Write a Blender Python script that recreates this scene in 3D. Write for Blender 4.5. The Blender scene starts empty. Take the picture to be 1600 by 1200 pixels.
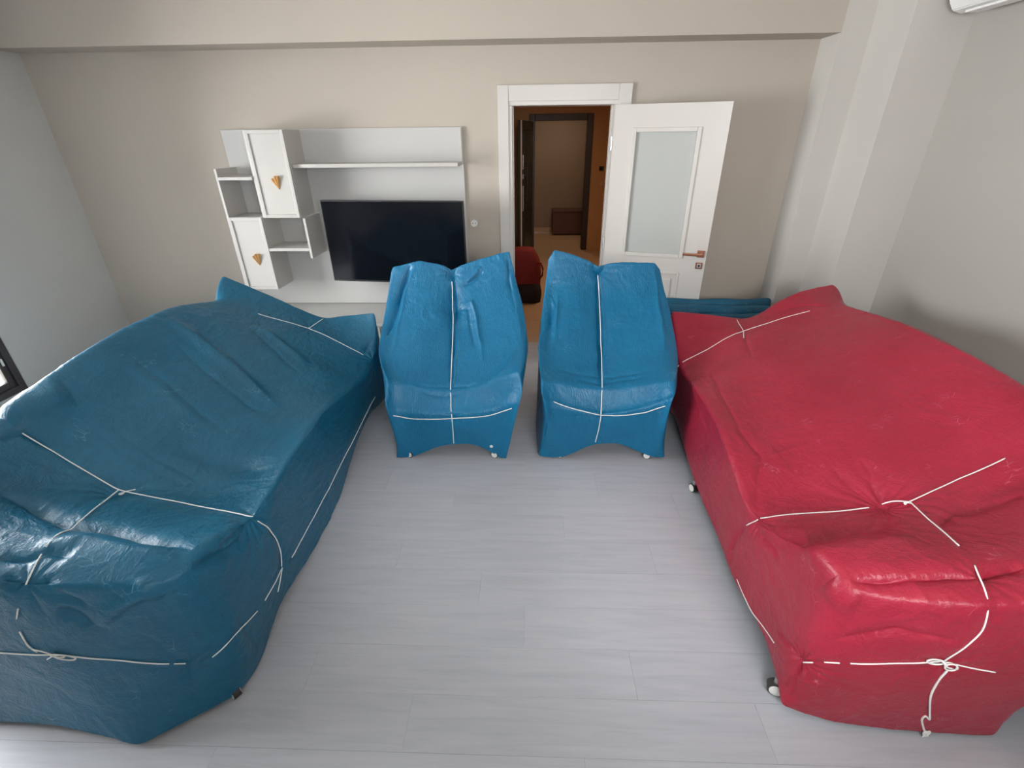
import bpy, bmesh, math, random
import numpy as np
from mathutils import Vector, Matrix, Euler
from mathutils.bvhtree import BVHTree
random.seed(7)
scene = bpy.context.scene
col = scene.collection
PI = math.pi

# ================================================================ camera
cam_data = bpy.data.cameras.new('camera')
cam_data.sensor_width = 36.0
cam_data.lens = 16.65
cam_data.clip_start = 0.02
cam = bpy.data.objects.new('camera', cam_data)
col.objects.link(cam)
ROT = Matrix(((0.99942148, -0.00555234, 0.03355415),
              (0.03229556, 0.46425738, -0.88511134),
              (-0.01066332, 0.88568293, 0.46416811)))
cam.matrix_world = Matrix.Translation((0, 0, 1.885)) @ ROT.to_4x4()
scene.camera = cam

# ================================================================ view, sky and window light
scene.view_settings.view_transform = 'Standard'
scene.view_settings.look = 'None'
scene.view_settings.gamma = 1
scene.view_settings.use_curve_mapping = False
scene.view_settings.exposure = 0.0
world = bpy.data.worlds.new('overcast_sky'); scene.world = world
world.use_nodes = True
wn = world.node_tree.nodes; wl = world.node_tree.links
bg = wn['Background']
bg.inputs['Color'].default_value = (0.97, 0.985, 1.0, 1)
bg.inputs['Strength'].default_value = 27

def area_light(name, loc, rot, sx, sy, power, color, portal=False):
    d = bpy.data.lights.new(name, 'AREA'); d.shape = 'RECTANGLE'; d.size = sx; d.size_y = sy
    d.energy = power; d.color = color
    if portal: d.cycles.is_portal = True
    o = bpy.data.objects.new(name, d); col.objects.link(o)
    o.location = loc; o.rotation_euler = rot
    return o
# sky light comes in through the balcony door in the left wall and a wide window in the wall behind the camera
area_light('balcony_door_daylight', (-4.33, 1.9, 1.2), (0, -PI/2, 0), 2.3, 2.8, 1, (1, 1, 1), True)
area_light('front_window_daylight', (0.75, -1.08, 2.0), (PI/2, 0, 0), 1.7, 0.94, 1, (1, 1, 1), True)
# warm light added out of view under the hall ceiling, no fixture modelled
area_light('hall_warm_fill', (0.9, 6.4, 2.5), (0, 0, 0), 0.35, 0.35, 18, (1.0, 0.66, 0.42))
area_light('landing_fill', (0.6, 9.9, 2.5), (0, 0, 0), 0.3, 0.3, 7, (1.0, 0.80, 0.62))  # added, unseen light that brightens the landing wall

# ================================================================ helpers
def link(ob, parent=None):
    col.objects.link(ob)
    if parent: ob.parent = parent
    return ob
def tag(o, label=None, cat=None, group=None, kind=None):
    if label: o['label'] = label
    if cat: o['category'] = cat
    if group: o['group'] = group
    if kind: o['kind'] = kind
    return o
def thing(name, loc, label, cat, group=None):
    o = bpy.data.objects.new(name, None); o.empty_display_size = .1
    o.location = loc; link(o)
    return tag(o, label, cat, group)
def mesh_obj(name, bm, mat, parent=None, origin=None, smooth=False):
    """origin: world position of the object's origin; geometry in bm is in world space"""
    if origin is None: origin = parent.matrix_world.translation if parent else Vector((0, 0, 0))
    base = Vector(parent.location) if parent else Vector((0, 0, 0))
    q = parent.parent if parent else None
    while q: base += Vector(q.location); q = q.parent
    me = bpy.data.meshes.new(name)
    bmesh.ops.translate(bm, verts=bm.verts, vec=-base)
    bm.to_mesh(me); bm.free()
    if smooth:
        for p in me.polygons: p.use_smooth = True
    mats = mat if isinstance(mat, (list, tuple)) else [mat]
    for m in mats: me.materials.append(m)
    ob = bpy.data.objects.new(name, me)
    link(ob, parent)
    return ob
def box(bm, x0, x1, y0, y1, z0, z1, bev=0.0, rot=None, mat=0):
    r = bmesh.ops.create_cube(bm, size=1.0)
    vs = r['verts']
    for v in vs:
        v.co = Vector(((x0+x1)/2+v.co.x*(x1-x0), (y0+y1)/2+v.co.y*(y1-y0), (z0+z1)/2+v.co.z*(z1-z0)))
    fs = list({f for v in vs for f in v.link_faces})
    for f in fs: f.material_index = mat
    if bev > 0:
        es = list({e for v in vs for e in v.link_edges})
        rr = bmesh.ops.bevel(bm, geom=es, offset=bev, segments=2, profile=.6, affect='EDGES')
        vs = list({v for f in rr['faces'] for v in f.verts} | {v for v in vs if v.is_valid})
        for f in rr['faces']: f.material_index = mat
    if rot:
        bmesh.ops.transform(bm, matrix=rot, verts=vs)
    return vs
def cyl(bm, p0, p1, r, seg=16, r2=None, mat=0):
    p0 = Vector(p0); p1 = Vector(p1); d = p1-p0
    res = bmesh.ops.create_cone(bm, cap_ends=True, segments=seg, radius1=r, radius2=r if r2 is None else r2, depth=d.length)
    m = Matrix.Translation((p0+p1)/2) @ d.to_track_quat('Z', 'Y').to_matrix().to_4x4()
    bmesh.ops.transform(bm, matrix=m, verts=res['verts'])
    for f in {f for v in res['verts'] for f in v.link_faces}: f.material_index = mat
    return res['verts']
def tube(bm, pts, r, seg=6):
    pts = [Vector(p) for p in pts]
    pts = [p for i, p in enumerate(pts) if i == 0 or (p-pts[i-1]).length > 1e-5]
    rings = []
    up = Vector((0.13, 0.21, 0.97))
    for i, p in enumerate(pts):
        t = (pts[min(i+1, len(pts)-1)]-pts[max(i-1, 0)])
        if t.length < 1e-7: t = Vector((0, 0, 1))
        t.normalize()
        a = t.cross(up)
        if a.length < 1e-3: a = t.cross(Vector((1, 0, 0)))
        a.normalize(); b = t.cross(a)
        rings.append([bm.verts.new(p+r*(math.cos(2*PI*k/seg)*a+math.sin(2*PI*k/seg)*b)) for k in range(seg)])
    for i in range(len(rings)-1):
        for k in range(seg):
            bm.faces.new((rings[i][k], rings[i][(k+1) % seg], rings[i+1][(k+1) % seg], rings[i+1][k]))
    bm.faces.new(rings[0][::-1]); bm.faces.new(rings[-1])
def slab_with_hole(bm, axis, a0, a1, z0, z1, t0, t1, holes, mat=0):
    """wall slab along axis 'x' or 'y' from a0 to a1, thickness t0..t1, rectangular holes (h0,h1,hz0,hz1)"""
    cuts = sorted({a0, a1, *[h[0] for h in holes], *[h[1] for h in holes]})
    for s, e in zip(cuts, cuts[1:]):
        zs = [(z0, z1)]
        for h in holes:
            if h[0] <= s+1e-6 and h[1] >= e-1e-6:
                zs = [(z0, h[2]), (h[3], z1)]
        for q0, q1 in zs:
            if q1-q0 > 1e-4:
                if axis == 'x': box(bm, s, e, t0, t1, q0, q1, mat=mat)
                else: box(bm, t0, t1, s, e, q0, q1, mat=mat)

# ================================================================ materials
def srgb(r, g, b):
    f = lambda c: (c/12.92 if c <= .04045 else ((c+.055)/1.055)**2.4)
    return (f(r/255), f(g/255), f(b/255), 1)
def new_mat(name, color, rough=.5, metal=0.0, spec=.5):
    m = bpy.data.materials.new(name); m.use_nodes = True
    b = m.node_tree.nodes['Principled BSDF']
    b.inputs['Base Color'].default_value = color
    b.inputs['Roughness'].default_value = rough
    b.inputs['Metallic'].default_value = metal
    b.inputs['Specular IOR Level'].default_value = spec
    return m, m.node_tree.nodes, m.node_tree.links, b
def ramp(n, stops, interp='LINEAR'):
    r = n.new('ShaderNodeValToRGB'); r.color_ramp.interpolation = interp
    e = r.color_ramp.elements
    while len(e) < len(stops): e.new(.5)
    for k, (p, c) in enumerate(stops): e[k].position = p; e[k].color = c
    return r
def coords(n, l, scale=(1, 1, 1), rot=(0, 0, 0), kind='Object'):
    t = n.new('ShaderNodeTexCoord'); mp = n.new('ShaderNodeMapping')
    mp.inputs['Scale'].default_value = scale; mp.inputs['Rotation'].default_value = rot
    l.new(t.outputs[kind], mp.inputs['Vector']); return mp.outputs['Vector']
def noise(n, l, vec, scale, detail=3, rough=.5, dist=0):
    t = n.new('ShaderNodeTexNoise'); t.inputs['Scale'].default_value = scale
    t.inputs['Detail'].default_value = detail; t.inputs['Roughness'].default_value = rough
    t.inputs['Distortion'].default_value = dist; l.new(vec, t.inputs['Vector']); return t.outputs['Fac']
def bump(n, l, b, height, strength, dist=.01, prev=None):
    q = n.new('ShaderNodeBump'); q.inputs['Strength'].default_value = strength; q.inputs['Distance'].default_value = dist
    l.new(height, q.inputs['Height'])
    if prev is not None: l.new(prev, q.inputs['Normal'])
    l.new(q.outputs['Normal'], b.inputs['Normal']); return q.outputs['Normal']
def paint(name, color, rough=.75, amount=.15):
    m, n, l, b = new_mat(name, color, rough, spec=.25)
    v = coords(n, l)
    bump(n, l, b, noise(n, l, v, 180, 3, .6), amount, .002)
    mx = n.new('ShaderNodeMixRGB'); mx.inputs[1].default_value = color
    mx.inputs[2].default_value = tuple(c*.93 for c in color[:3])+(1,)
    l.new(noise(n, l, v, 1.7, 4, .6), mx.inputs[0]); l.new(mx.outputs[0], b.inputs['Base Color'])
    return m
def plain(name, color, rough=.5, metal=0.0, grain=0.0, gs=200):
    m, n, l, b = new_mat(name, color, rough, metal)
    v = coords(n, l)
    rr = ramp(n, [(0, (rough*.85,)*3+(1,)), (1, (min(1, rough*1.15),)*3+(1,))])
    l.new(noise(n, l, v, 9, 3), rr.inputs[0]); l.new(rr.outputs[0], b.inputs['Roughness'])
    if grain: bump(n, l, b, noise(n, l, v, gs, 2), grain, .001)
    return m
def wrap_mat(name, base, dark, light, scuff, scuff_amt, stripe):
    """shiny quilted plastic wrapping with fine embossed dots, crinkles and pale scuffs"""
    m, n, l, b = new_mat(name, base, .38, spec=.4)
    v = coords(n, l)
    warp = n.new('ShaderNodeVectorMath'); warp.operation = 'ADD'
    nz = n.new('ShaderNodeTexNoise'); nz.inputs['Scale'].default_value = 5; nz.inputs['Detail'].default_value = 2
    l.new(v, nz.inputs['Vector'])
    sc = n.new('ShaderNodeVectorMath'); sc.operation = 'SCALE'; sc.inputs['Scale'].default_value = .12
    l.new(nz.outputs['Color'], sc.inputs[0]); l.new(v, warp.inputs[0]); l.new(sc.outputs[0], warp.inputs[1])
    wv = warp.outputs[0]
    # broad colour variation of the film
    mx = n.new('ShaderNodeMixRGB'); mx.inputs[1].default_value = dark; mx.inputs[2].default_value = light
    r0 = ramp(n, [(.3, (0, 0, 0, 1)), (.7, (1, 1, 1, 1))]); l.new(noise(n, l, wv, 2.6, 5, .6), r0.inputs[0])
    l.new(r0.outputs[0], mx.inputs[0])
    # fine mottling
    m2 = n.new('ShaderNodeMixRGB'); m2.blend_type = 'MULTIPLY'; m2.inputs[0].default_value = .5
    r1 = ramp(n, [(.35, (.80, .80, .80, 1)), (.65, (1, 1, 1, 1))]); l.new(noise(n, l, v, 160, 2, .7), r1.inputs[0])
    l.new(mx.outputs[0], m2.inputs[1]); l.new(r1.outputs[0], m2.inputs[2])
    # scuffs: small pale marks in patches
    vor = n.new('ShaderNodeTexVoronoi'); vor.feature = 'DISTANCE_TO_EDGE'; vor.inputs['Scale'].default_value = 26
    mpv = n.new('ShaderNodeMapping'); mpv.inputs['Scale'].default_value = (1, 1.7, .8)
    l.new(wv, mpv.inputs['Vector']); l.new(mpv.outputs[0], vor.inputs['Vector'])
    r2 = ramp(n, [(.0, (1, 1, 1, 1)), (.035, (0, 0, 0, 1))]); l.new(vor.outputs['Distance'], r2.inputs[0])
    r3 = ramp(n, [(.60, (0, 0, 0, 1)), (.70, (1, 1, 1, 1))]); l.new(noise(n, l, wv, 9, 3, .65), r3.inputs[0])
    mm = n.new('ShaderNodeMath'); mm.operation = 'MULTIPLY'; l.new(r2.outputs[0], mm.inputs[0]); l.new(r3.outputs[0], mm.inputs[1])
    m4 = n.new('ShaderNodeMath'); m4.operation = 'MULTIPLY'; m4.inputs[1].default_value = scuff_amt; l.new(mm.outputs[0], m4.inputs[0])
    m3 = n.new('ShaderNodeMixRGB'); m3.inputs[2].default_value = scuff; l.new(m4.outputs[0], m3.inputs[0])
    l.new(m2.outputs[0], m3.inputs[1]); l.new(m3.outputs[0], b.inputs['Base Color'])
    # gloss varies
    rr = ramp(n, [(.2, (.31,)*3+(1,)), (.8, (.44,)*3+(1,))]); l.new(noise(n, l, v, 14, 4, .6), rr.inputs[0])
    l.new(rr.outputs[0], b.inputs['Roughness'])
    # relief: crinkles, embossed dots and faint rows
    cr = n.new('ShaderNodeTexNoise'); cr.noise_type = 'FBM'; cr.inputs['Scale'].default_value = 9; cr.inputs['Distortion'].default_value = 1.6
    cr.inputs['Detail'].default_value = 6; cr.inputs['Roughness'].default_value = .55
    l.new(wv, cr.inputs['Vector'])
    p = bump(n, l, b, cr.outputs['Fac'], .45, .014)
    cr2 = n.new('ShaderNodeTexNoise'); cr2.inputs['Scale'].default_value = 55; cr2.inputs['Detail'].default_value = 4
    cr2.inputs['Distortion'].default_value = 1.2
    l.new(wv, cr2.inputs['Vector'])
    p = bump(n, l, b, cr2.outputs['Fac'], .38, .005, p)
    dv = n.new('ShaderNodeTexVoronoi'); dv.inputs['Scale'].default_value = 110; dv.inputs['Randomness'].default_value = .35
    l.new(v, dv.inputs['Vector'])
    p = bump(n, l, b, dv.outputs['Distance'], .16, .003, p)
    if stripe:
        w = n.new('ShaderNodeTexWave'); w.inputs['Scale'].default_value = 27; w.inputs['Distortion'].default_value = 1.5
        w.inputs['Detail'].default_value = 2; w.bands_direction = 'X'
        l.new(wv, w.inputs['Vector']); p = bump(n, l, b, w.outputs['Fac'], stripe, .004, p)
    return m

M = {}
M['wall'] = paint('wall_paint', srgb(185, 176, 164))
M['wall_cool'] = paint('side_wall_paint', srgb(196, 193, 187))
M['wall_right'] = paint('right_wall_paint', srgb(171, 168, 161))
M['ceiling'] = paint('ceiling_paint', srgb(225, 222, 216))
M['hall_wall'] = paint('hall_wall_paint', srgb(190, 150, 108))
M['landing_wall'] = paint('landing_wall_paint', srgb(150, 132, 112))
M['white'] = plain('white_lacquer', srgb(186, 183, 178), .32, grain=.05)
M['white_matte'] = plain('white_board', srgb(186, 185, 182), .5, grain=.05)
M['door_white'] = plain('door_white', srgb(200, 196, 190), .38, grain=.04)
M['gold'] = plain('brushed_gold', srgb(222, 176, 118), .35, .55)
M['bronze'] = plain('copper_bronze', srgb(150, 105, 84), .35, .8)
M['steel'] = plain('steel', srgb(190, 190, 190), .35, .9)
M['black_plastic'] = plain('black_plastic', srgb(18, 18, 20), .4)
M['screen'] = plain('screen_glass', srgb(9, 11, 17), .12)
M['dark_frame'] = plain('dark_walnut', srgb(46, 31, 26), .45, grain=.1)
M['dark_door'] = plain('dark_steel_door', srgb(40, 42, 36), .4)
M['window_frame'] = plain('anthracite_frame', srgb(62, 58, 58), .35)
M['string'] = plain('white_string', srgb(232, 232, 228), .8, grain=.5, gs=900)
M['ac'] = plain('white_ac_plastic', srgb(235, 235, 233), .35)
M['tyre'] = plain('dark_tyre', srgb(52, 48, 46), .5)
M['wheel'] = plain('pale_wheel', srgb(226, 226, 220), .3)
M['inner_body'] = plain('dark_upholstery', srgb(40, 44, 50), .8)
M['red_bag'] = plain('red_fabric', srgb(120, 30, 26), .8, grain=.3, gs=60)
M['black_bag'] = plain('black_fabric', srgb(30, 18, 18), .8, grain=.3, gs=60)
M['box_red'] = plain('dark_brown_board', srgb(98, 66, 56), .7)
M['stone'] = paint('balcony_stone', srgb(215, 210, 200))
M['blue_wrap'] = wrap_mat('blue_plastic_wrap', srgb(14, 92, 122), srgb(10, 84, 113), srgb(20, 99, 130), srgb(140, 190, 212), .45, 0)
M['blue_wrap_ribbed'] = wrap_mat('blue_ribbed_plastic_wrap', srgb(12, 105, 146), srgb(8, 99, 139), srgb(18, 112, 153), srgb(140, 195, 215), .4, .18)
M['red_wrap'] = wrap_mat('red_plastic_wrap', srgb(158, 34, 56), srgb(150, 30, 50), srgb(167, 40, 62), srgb(225, 130, 150), .6, 0)
def frosted():
    m, n, l, b = new_mat('frosted_glass', srgb(205, 208, 203), .45)
    b.inputs['Transmission Weight'].default_value = .35
    v = coords(n, l); bump(n, l, b, noise(n, l, v, 300, 2), .2, .001); return m
M['frosted'] = frosted()
def clear():
    m, n, l, b = new_mat('window_glass', (1, 1, 1, 1), 0.0)
    tr = n.new('ShaderNodeBsdfTransparent'); gl = n.new('ShaderNodeBsdfGlossy'); gl.inputs['Roughness'].default_value = .02
    mx = n.new('ShaderNodeMixShader'); fr = n.new('ShaderNodeFresnel'); fr.inputs['IOR'].default_value = 1.35
    l.new(fr.outputs[0], mx.inputs[0]); l.new(tr.outputs[0], mx.inputs[1]); l.new(gl.outputs[0], mx.inputs[2])
    l.new(mx.outputs[0], n['Material Output'].inputs['Surface']); return m
M['glass'] = clear()
def laminate(name, c0, c1, c2):
    m, n, l, b = new_mat(name, c1, .46, spec=.3)
    oi = n.new('ShaderNodeObjectInfo')
    t = n.new('ShaderNodeTexCoord'); mp = n.new('ShaderNodeMapping'); mp.inputs['Scale'].default_value = (1.1, 14, 1)
    ad = n.new('ShaderNodeVectorMath'); ad.operation = 'ADD'
    cb = n.new('ShaderNodeCombineXYZ'); mu = n.new('ShaderNodeMath'); mu.operation = 'MULTIPLY'; mu.inputs[1].default_value = 37
    l.new(oi.outputs['Random'], mu.inputs[0]); l.new(mu.outputs[0], cb.inputs['X']); l.new(mu.outputs[0], cb.inputs['Z'])
    l.new(t.outputs['Object'], ad.inputs[0]); l.new(cb.outputs[0], ad.inputs[1]); l.new(ad.outputs[0], mp.inputs['Vector'])
    r = ramp(n, [(.25, c0), (.5, c1), (.8, c2)])
    l.new(noise(n, l, mp.outputs[0], 2.2, 6, .62, .6), r.inputs[0])
    hs = n.new('ShaderNodeHueSaturation'); mr = n.new('ShaderNodeMapRange')
    mr.inputs['To Min'].default_value = .975; mr.inputs['To Max'].default_value = 1.02
    l.new(oi.outputs['Random'], mr.inputs['Value']); l.new(mr.outputs[0], hs.inputs['Value'])
    l.new(r.outputs[0], hs.inputs['Color']); l.new(hs.outputs[0], b.inputs['Base Color'])
    bump(n, l, b, noise(n, l, mp.outputs[0], 9, 4, .6), .08, .002)
    return m
M['laminate'] = laminate('pale_grey_laminate', srgb(171, 174, 180), srgb(180, 183, 189), srgb(188, 190, 195))
M['laminate_seam'] = plain('laminate_joint', srgb(172, 174, 178), .6)
M['hall_tile'] = laminate('tan_hall_tile', srgb(176, 148, 116), srgb(186, 158, 126), srgb(194, 168, 136))
# ================================================================ shape data
# ---------------------------------------------------------------- wrapped furniture: shape helpers
def perimeter(R_, C_):
    return ([(0, c) for c in range(C_)] + [(r, C_-1) for r in range(1, R_)] +
            [(R_-1, c) for c in range(C_-2, -1, -1)] + [(r, 0) for r in range(R_-2, 0, -1)])

def cage_mesh(cage):
    """control cage of a draped cover: a grid of top points and rings that go down its four sides"""
    top, rings = cage['top'], cage['rings']
    R_, C_ = len(top), len(top[0])
    vs = [p for row in top for p in row]
    fs = [(r*C_+c, r*C_+c+1, (r+1)*C_+c+1, (r+1)*C_+c) for r in range(R_-1) for c in range(C_-1)]
    prev = [r*C_+c for r, c in perimeter(R_, C_)]
    rim = list(prev)
    for ring in rings:
        base = len(vs); vs += ring; n = len(ring)
        cur = list(range(base, base+n))
        for i in range(n):
            j = (i+1) % n
            fs.append((prev[i], cur[i], cur[j], prev[j]))
        prev = cur
    return vs, fs, rim

def smooth_cover(cage, level, rim_crease):
    """Catmull-Clark surface that passes through the cage points"""
    vs, fs, rim = cage_mesh(cage)
    target = np.array(vs, float); pts = target.copy()
    edges = {frozenset((rim[i], rim[(i+1) % len(rim)])): rim_crease for i in range(len(rim))}
    for a, b_, val in cage['creases']: edges[frozenset((a, b_))] = val
    def build(points, lv):
        me = bpy.data.meshes.new('tmp')
        me.from_pydata([tuple(p) for p in points], [], fs)
        bm = bmesh.new(); bm.from_mesh(me)
        bmesh.ops.recalc_face_normals(bm, faces=bm.faces)
        cl = bm.edges.layers.float.new('crease_edge')
        for e in bm.edges:
            e[cl] = edges.get(frozenset((e.verts[0].index, e.verts[1].index)), 0.0)
        vl = bm.verts.layers.float.new('crease_vert'); bm.verts.ensure_lookup_table()
        for vi, val in cage.get('sharp', []): bm.verts[vi][vl] = val
        bm.to_mesh(me); bm.free()
        ob = bpy.data.objects.new('tmp', me); scene.collection.objects.link(ob)
        m = ob.modifiers.new('s', 'SUBSURF'); m.levels = lv; m.render_levels = lv; m.use_limit_surface = True
        m.boundary_smooth = 'ALL'
        dg = bpy.context.evaluated_depsgraph_get()
        ev = bpy.data.meshes.new_from_object(ob.evaluated_get(dg))
        bpy.data.objects.remove(ob); bpy.data.meshes.remove(me)
        return ev
    for it in range(6):
        ev = build(pts, 2)
        co = np.empty(len(ev.vertices)*3); ev.vertices.foreach_get('co', co); co = co.reshape(-1, 3)[:len(target)]
        bpy.data.meshes.remove(ev)
        pts += (target-co)*0.9
    return build(pts, level)
# ================================================================ the room
YB = 4.434          # back wall plane
XL, XR = -4.06, 2.76
YF = -0.9
ZC = 2.85
def structure(name, bm, mat, label, parent=None, smooth=False):
    o = mesh_obj(name, bm, mat, parent, smooth=smooth)
    return tag(o, label, None, None, 'structure')

floor_bm = bmesh.new(); box(floor_bm, XL, XR, YF, YB, -.10, -.004)
box(floor_bm, -.141, .682, YB, YB+.10, -.10, -.004)
floor = structure('floor', floor_bm, M['laminate_seam'], 'pale grey laminate plank floor between the wrapped furniture')
# laminate planks, laid across the room, each its own piece
PL, PW, GAP = 1.28, .194, .0005
def plank_mesh(length, width):
    bm = bmesh.new()
    box(bm, -length/2+GAP/2, length/2-GAP/2, -width/2+GAP/2, width/2-GAP/2, -.008, 0, bev=.0006)
    me = bpy.data.meshes.new('plank'); bm.to_mesh(me); bm.free(); me.materials.append(M['laminate']); return me
cache = {}
y = YF; row = 0
offs = [0, .43, .86, .21, .64, 1.07]
while y < YB-.01:
    w = min(PW, YB-y)
    x = XL-offs[row % 6]
    while x < XR-.01:
        a, b_ = max(x, XL), min(x+PL, XR)
        if b_-a > .03:
            key = (round(b_-a, 3), round(w, 3))
            if key not in cache: cache[key] = plank_mesh(*key)
            p = bpy.data.objects.new('plank', cache[key]); p.location = ((a+b_)/2, y+w/2, 0)
            link(p, floor)
        x += PL
    y += PW; row += 1

bm = bmesh.new(); box(bm, XL-.3, XR+.2, YF-.2, YB+.2, ZC, ZC+.15)
structure('ceiling', bm, M['ceiling'], 'plain white ceiling above the room')

DX0, DX1, DZ = -.141, .682, 2.10
bm = bmesh.new()
slab_with_hole(bm, 'x', XL-.3, 2.19, 0, ZC, YB, YB+.20, [(DX0-.04, DX1+.04, 0, DZ+.04)])
structure('wall_back', bm, M['wall'], 'warm white back wall with the television unit and the open door')
bm = bmesh.new(); box(bm, XL, 2.19, 4.17, YB, 2.505, ZC)
structure('trim_1', bm, M['wall'], 'boxed ceiling beam running along the top of the back wall')
bm = bmesh.new()
box(bm, 2.19, XR+.2, 4.17, YB+.2, 0, ZC)
box(bm, 2.39, XR+.2, 3.76, 4.17, 0, ZC)
structure('trim_2', bm, M['wall_cool'], 'stepped wall column in the far right corner of the room')
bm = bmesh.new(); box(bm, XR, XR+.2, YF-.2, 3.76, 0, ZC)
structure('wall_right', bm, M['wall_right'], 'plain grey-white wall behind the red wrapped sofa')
# left wall with the balcony door opening
WY0, WY1, WZ0, WZ1 = .55, 3.27, .108, 2.32
bm = bmesh.new()
slab_with_hole(bm, 'y', YF-.2, YB+.2, 0, ZC, XL-.26, XL, [(WY0, WY1, WZ0, WZ1)])
structure('wall_left', bm, M['wall_cool'], 'grey-white left wall with the dark framed balcony door')
bm = bmesh.new()
slab_with_hole(bm, 'x', XL-.26, XR+.2, 0, ZC, YF-.2, YF, [(-.1, 1.6, 1.53, 2.47)])
structure('wall_front', bm, M['wall_cool'], 'wall with a wide window on the camera side')

# balcony door: frame, sash, glass (all structure)
win = bpy.data.objects.new('window_1', None); win.location = (XL-.1, (WY0+WY1)/2, WZ0); link(win)
tag(win, 'balcony door with dark anthracite frame in the left wall', None, None, 'structure')
def rect_frame(bm, axis, a0, a1, z0, z1, t0, t1, w, bev=.004):
    segs = [(a0, a0+w, z0, z1), (a1-w, a1, z0, z1), (a0+w, a1-w, z0, z0+w), (a0+w, a1-w, z1-w, z1)]
    for s in segs:
        if axis == 'y': box(bm, t0, t1, s[0], s[1], s[2], s[3], bev)
        else: box(bm, s[0], s[1], t0, t1, s[2], s[3], bev)
bm = bmesh.new(); rect_frame(bm, 'y', WY0, WY1, WZ0, WZ1, XL-.12, XL-.004, .052)
mesh_obj('window_frame', bm, M['window_frame'], win)
mid = (WY0+WY1)/2
for k, (a, b_) in enumerate(((WY0+.05, mid+.03), (mid-.03, WY1-.05))):
    bm = bmesh.new(); rect_frame(bm, 'y', a, b_, WZ0+.05, WZ1-.05, XL-.09+k*.035, XL-.055+k*.035, .050)
    sash = mesh_obj('window_sash', bm, M['window_frame'], win)
    bm = bmesh.new(); box(bm, XL-.076+k*.035, XL-.070+k*.035, a+.045, b_-.045, WZ0+.095, WZ1-.095)
    mesh_obj('pane', bm, M['glass'], sash)
bm = bmesh.new()
box(bm, XL-.022, XL-.012, WY1-.078, WY1-.062, WZ0+.23, WZ0+.29, .004)  # small white block low on the far post of the frame
tag(mesh_obj('white_block', bm, M['wheel'], win), 'small white block on the dark frame')
# balcony outside the door
bm = bmesh.new(); box(bm, XL-1.5, XL-.26, -.6, YB+.2, -.06, .04)
structure('floor_balcony', bm, M['stone'], 'pale balcony floor outside the left door')
bm = bmesh.new(); box(bm, XL-1.5, XL-1.38, -.6, YB+.2, .04, .55)
structure('wall_balcony', bm, M['stone'], 'pale balcony parapet outside the left door')
# front window (behind the camera)
win = bpy.data.objects.new('window_2', None); win.location = (.75, YF-.1, 1.53); link(win)
tag(win, 'wide window in the wall on the camera side', None, None, 'structure')
bm = bmesh.new(); rect_frame(bm, 'x', -.1, 1.6, 1.53, 2.47, YF-.14, YF-.04, .06)
box(bm, .72, .78, YF-.13, YF-.05, 1.59, 2.41)
mesh_obj('window_frame', bm, M['window_frame'], win)
bm = bmesh.new(); box(bm, -.05, .72, YF-.095, YF-.09, 1.58, 2.42); mesh_obj('pane', bm, M['glass'], win)
bm = bmesh.new(); box(bm, .78, 1.55, YF-.095, YF-.09, 1.58, 2.42); mesh_obj('pane', bm, M['glass'], win)

# ---------------------------------------------------------------- room door: casing and leaf
cas = bpy.data.objects.new('trim_3', None); cas.location = ((DX0+DX1)/2, YB, 0); link(cas)
tag(cas, 'wide white casing around the open doorway', None, None, 'structure')
bm = bmesh.new(); box(bm, -.257, DX0-.028, YB-.022, YB, 0, 2.243, .004); mesh_obj('casing_side', bm, M['door_white'], cas)
bm = bmesh.new(); box(bm, DX1+.028, .814, YB-.022, YB, 0, 2.243, .004); mesh_obj('casing_side', bm, M['door_white'], cas)
bm = bmesh.new(); box(bm, DX0-.028, DX1+.028, YB-.020, YB, DZ+.03, 2.243, .004); mesh_obj('casing_head', bm, M['door_white'], cas)
bm = bmesh.new()
box(bm, DX0-.04, DX0, YB-.012, YB+.20, 0, DZ, .003); box(bm, DX1, DX1+.04, YB-.012, YB+.20, 0, DZ, .003)
box(bm, DX0-.04, DX1+.04, YB-.012, YB+.20, DZ, DZ+.04, .003)
box(bm, DX0, DX0+.012, YB+.05, YB+.09, 0, DZ, .002); box(bm, DX1-.012, DX1, YB+.05, YB+.09, 0, DZ, .002)
mesh_obj('jamb_lining', bm, M['door_white'], cas)
bm = bmesh.new(); box(bm, DX0-.002, DX0+.004, YB+.02, YB+.035, 1.02, 1.18, .001)
tag(mesh_obj('strike_plate', bm, M['steel'], cas), 'steel strike plate on the left jamb')

# leaf built along local +x from the hinge, front face at local -y
leaf = bpy.data.objects.new('door_1', None); leaf.location = (.693, 4.415, 0); leaf.rotation_euler = (0, 0, -math.atan2(.245, .83)); link(leaf)
tag(leaf, 'white room door leaf with frosted glass pane, standing wide open', None, None, 'structure')
LW, LH, LT = .868, 2.095, .040
def leaf_part(name, bm, mat, parent=leaf):
    me = bpy.data.meshes.new(name); bm.to_mesh(me); bm.free(); me.materials.append(mat)
    o = bpy.data.objects.new(name, me); o.parent = parent; col.objects.link(o); return o
gx0, gx1, gz0, gz1 = .165, .665, .94, 1.92
px0, px1, pz0, pz1 = .165, .665, .25, .80
bm = bmesh.new()
for s in ((0, gx0, .008, LH), (gx1, LW, .008, LH), (gx0, gx1, .008, pz0), (gx0, gx1, pz1, gz0), (gx0, gx1, gz1, LH)):
    box(bm, s[0], s[1], -LT, 0, s[2], s[3])
leaf_part('leaf_body', bm, M['door_white'])
def ring(bm, x0, x1, z0, z1, w, y0, y1, bev=.004):
    for s in ((x0, x0+w, z0, z1), (x1-w, x1, z0, z1), (x0+w, x1-w, z0, z0+w), (x0+w, x1-w, z1-w, z1)):
        box(bm, s[0], s[1], y0, y1, s[2], s[3], bev)
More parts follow.
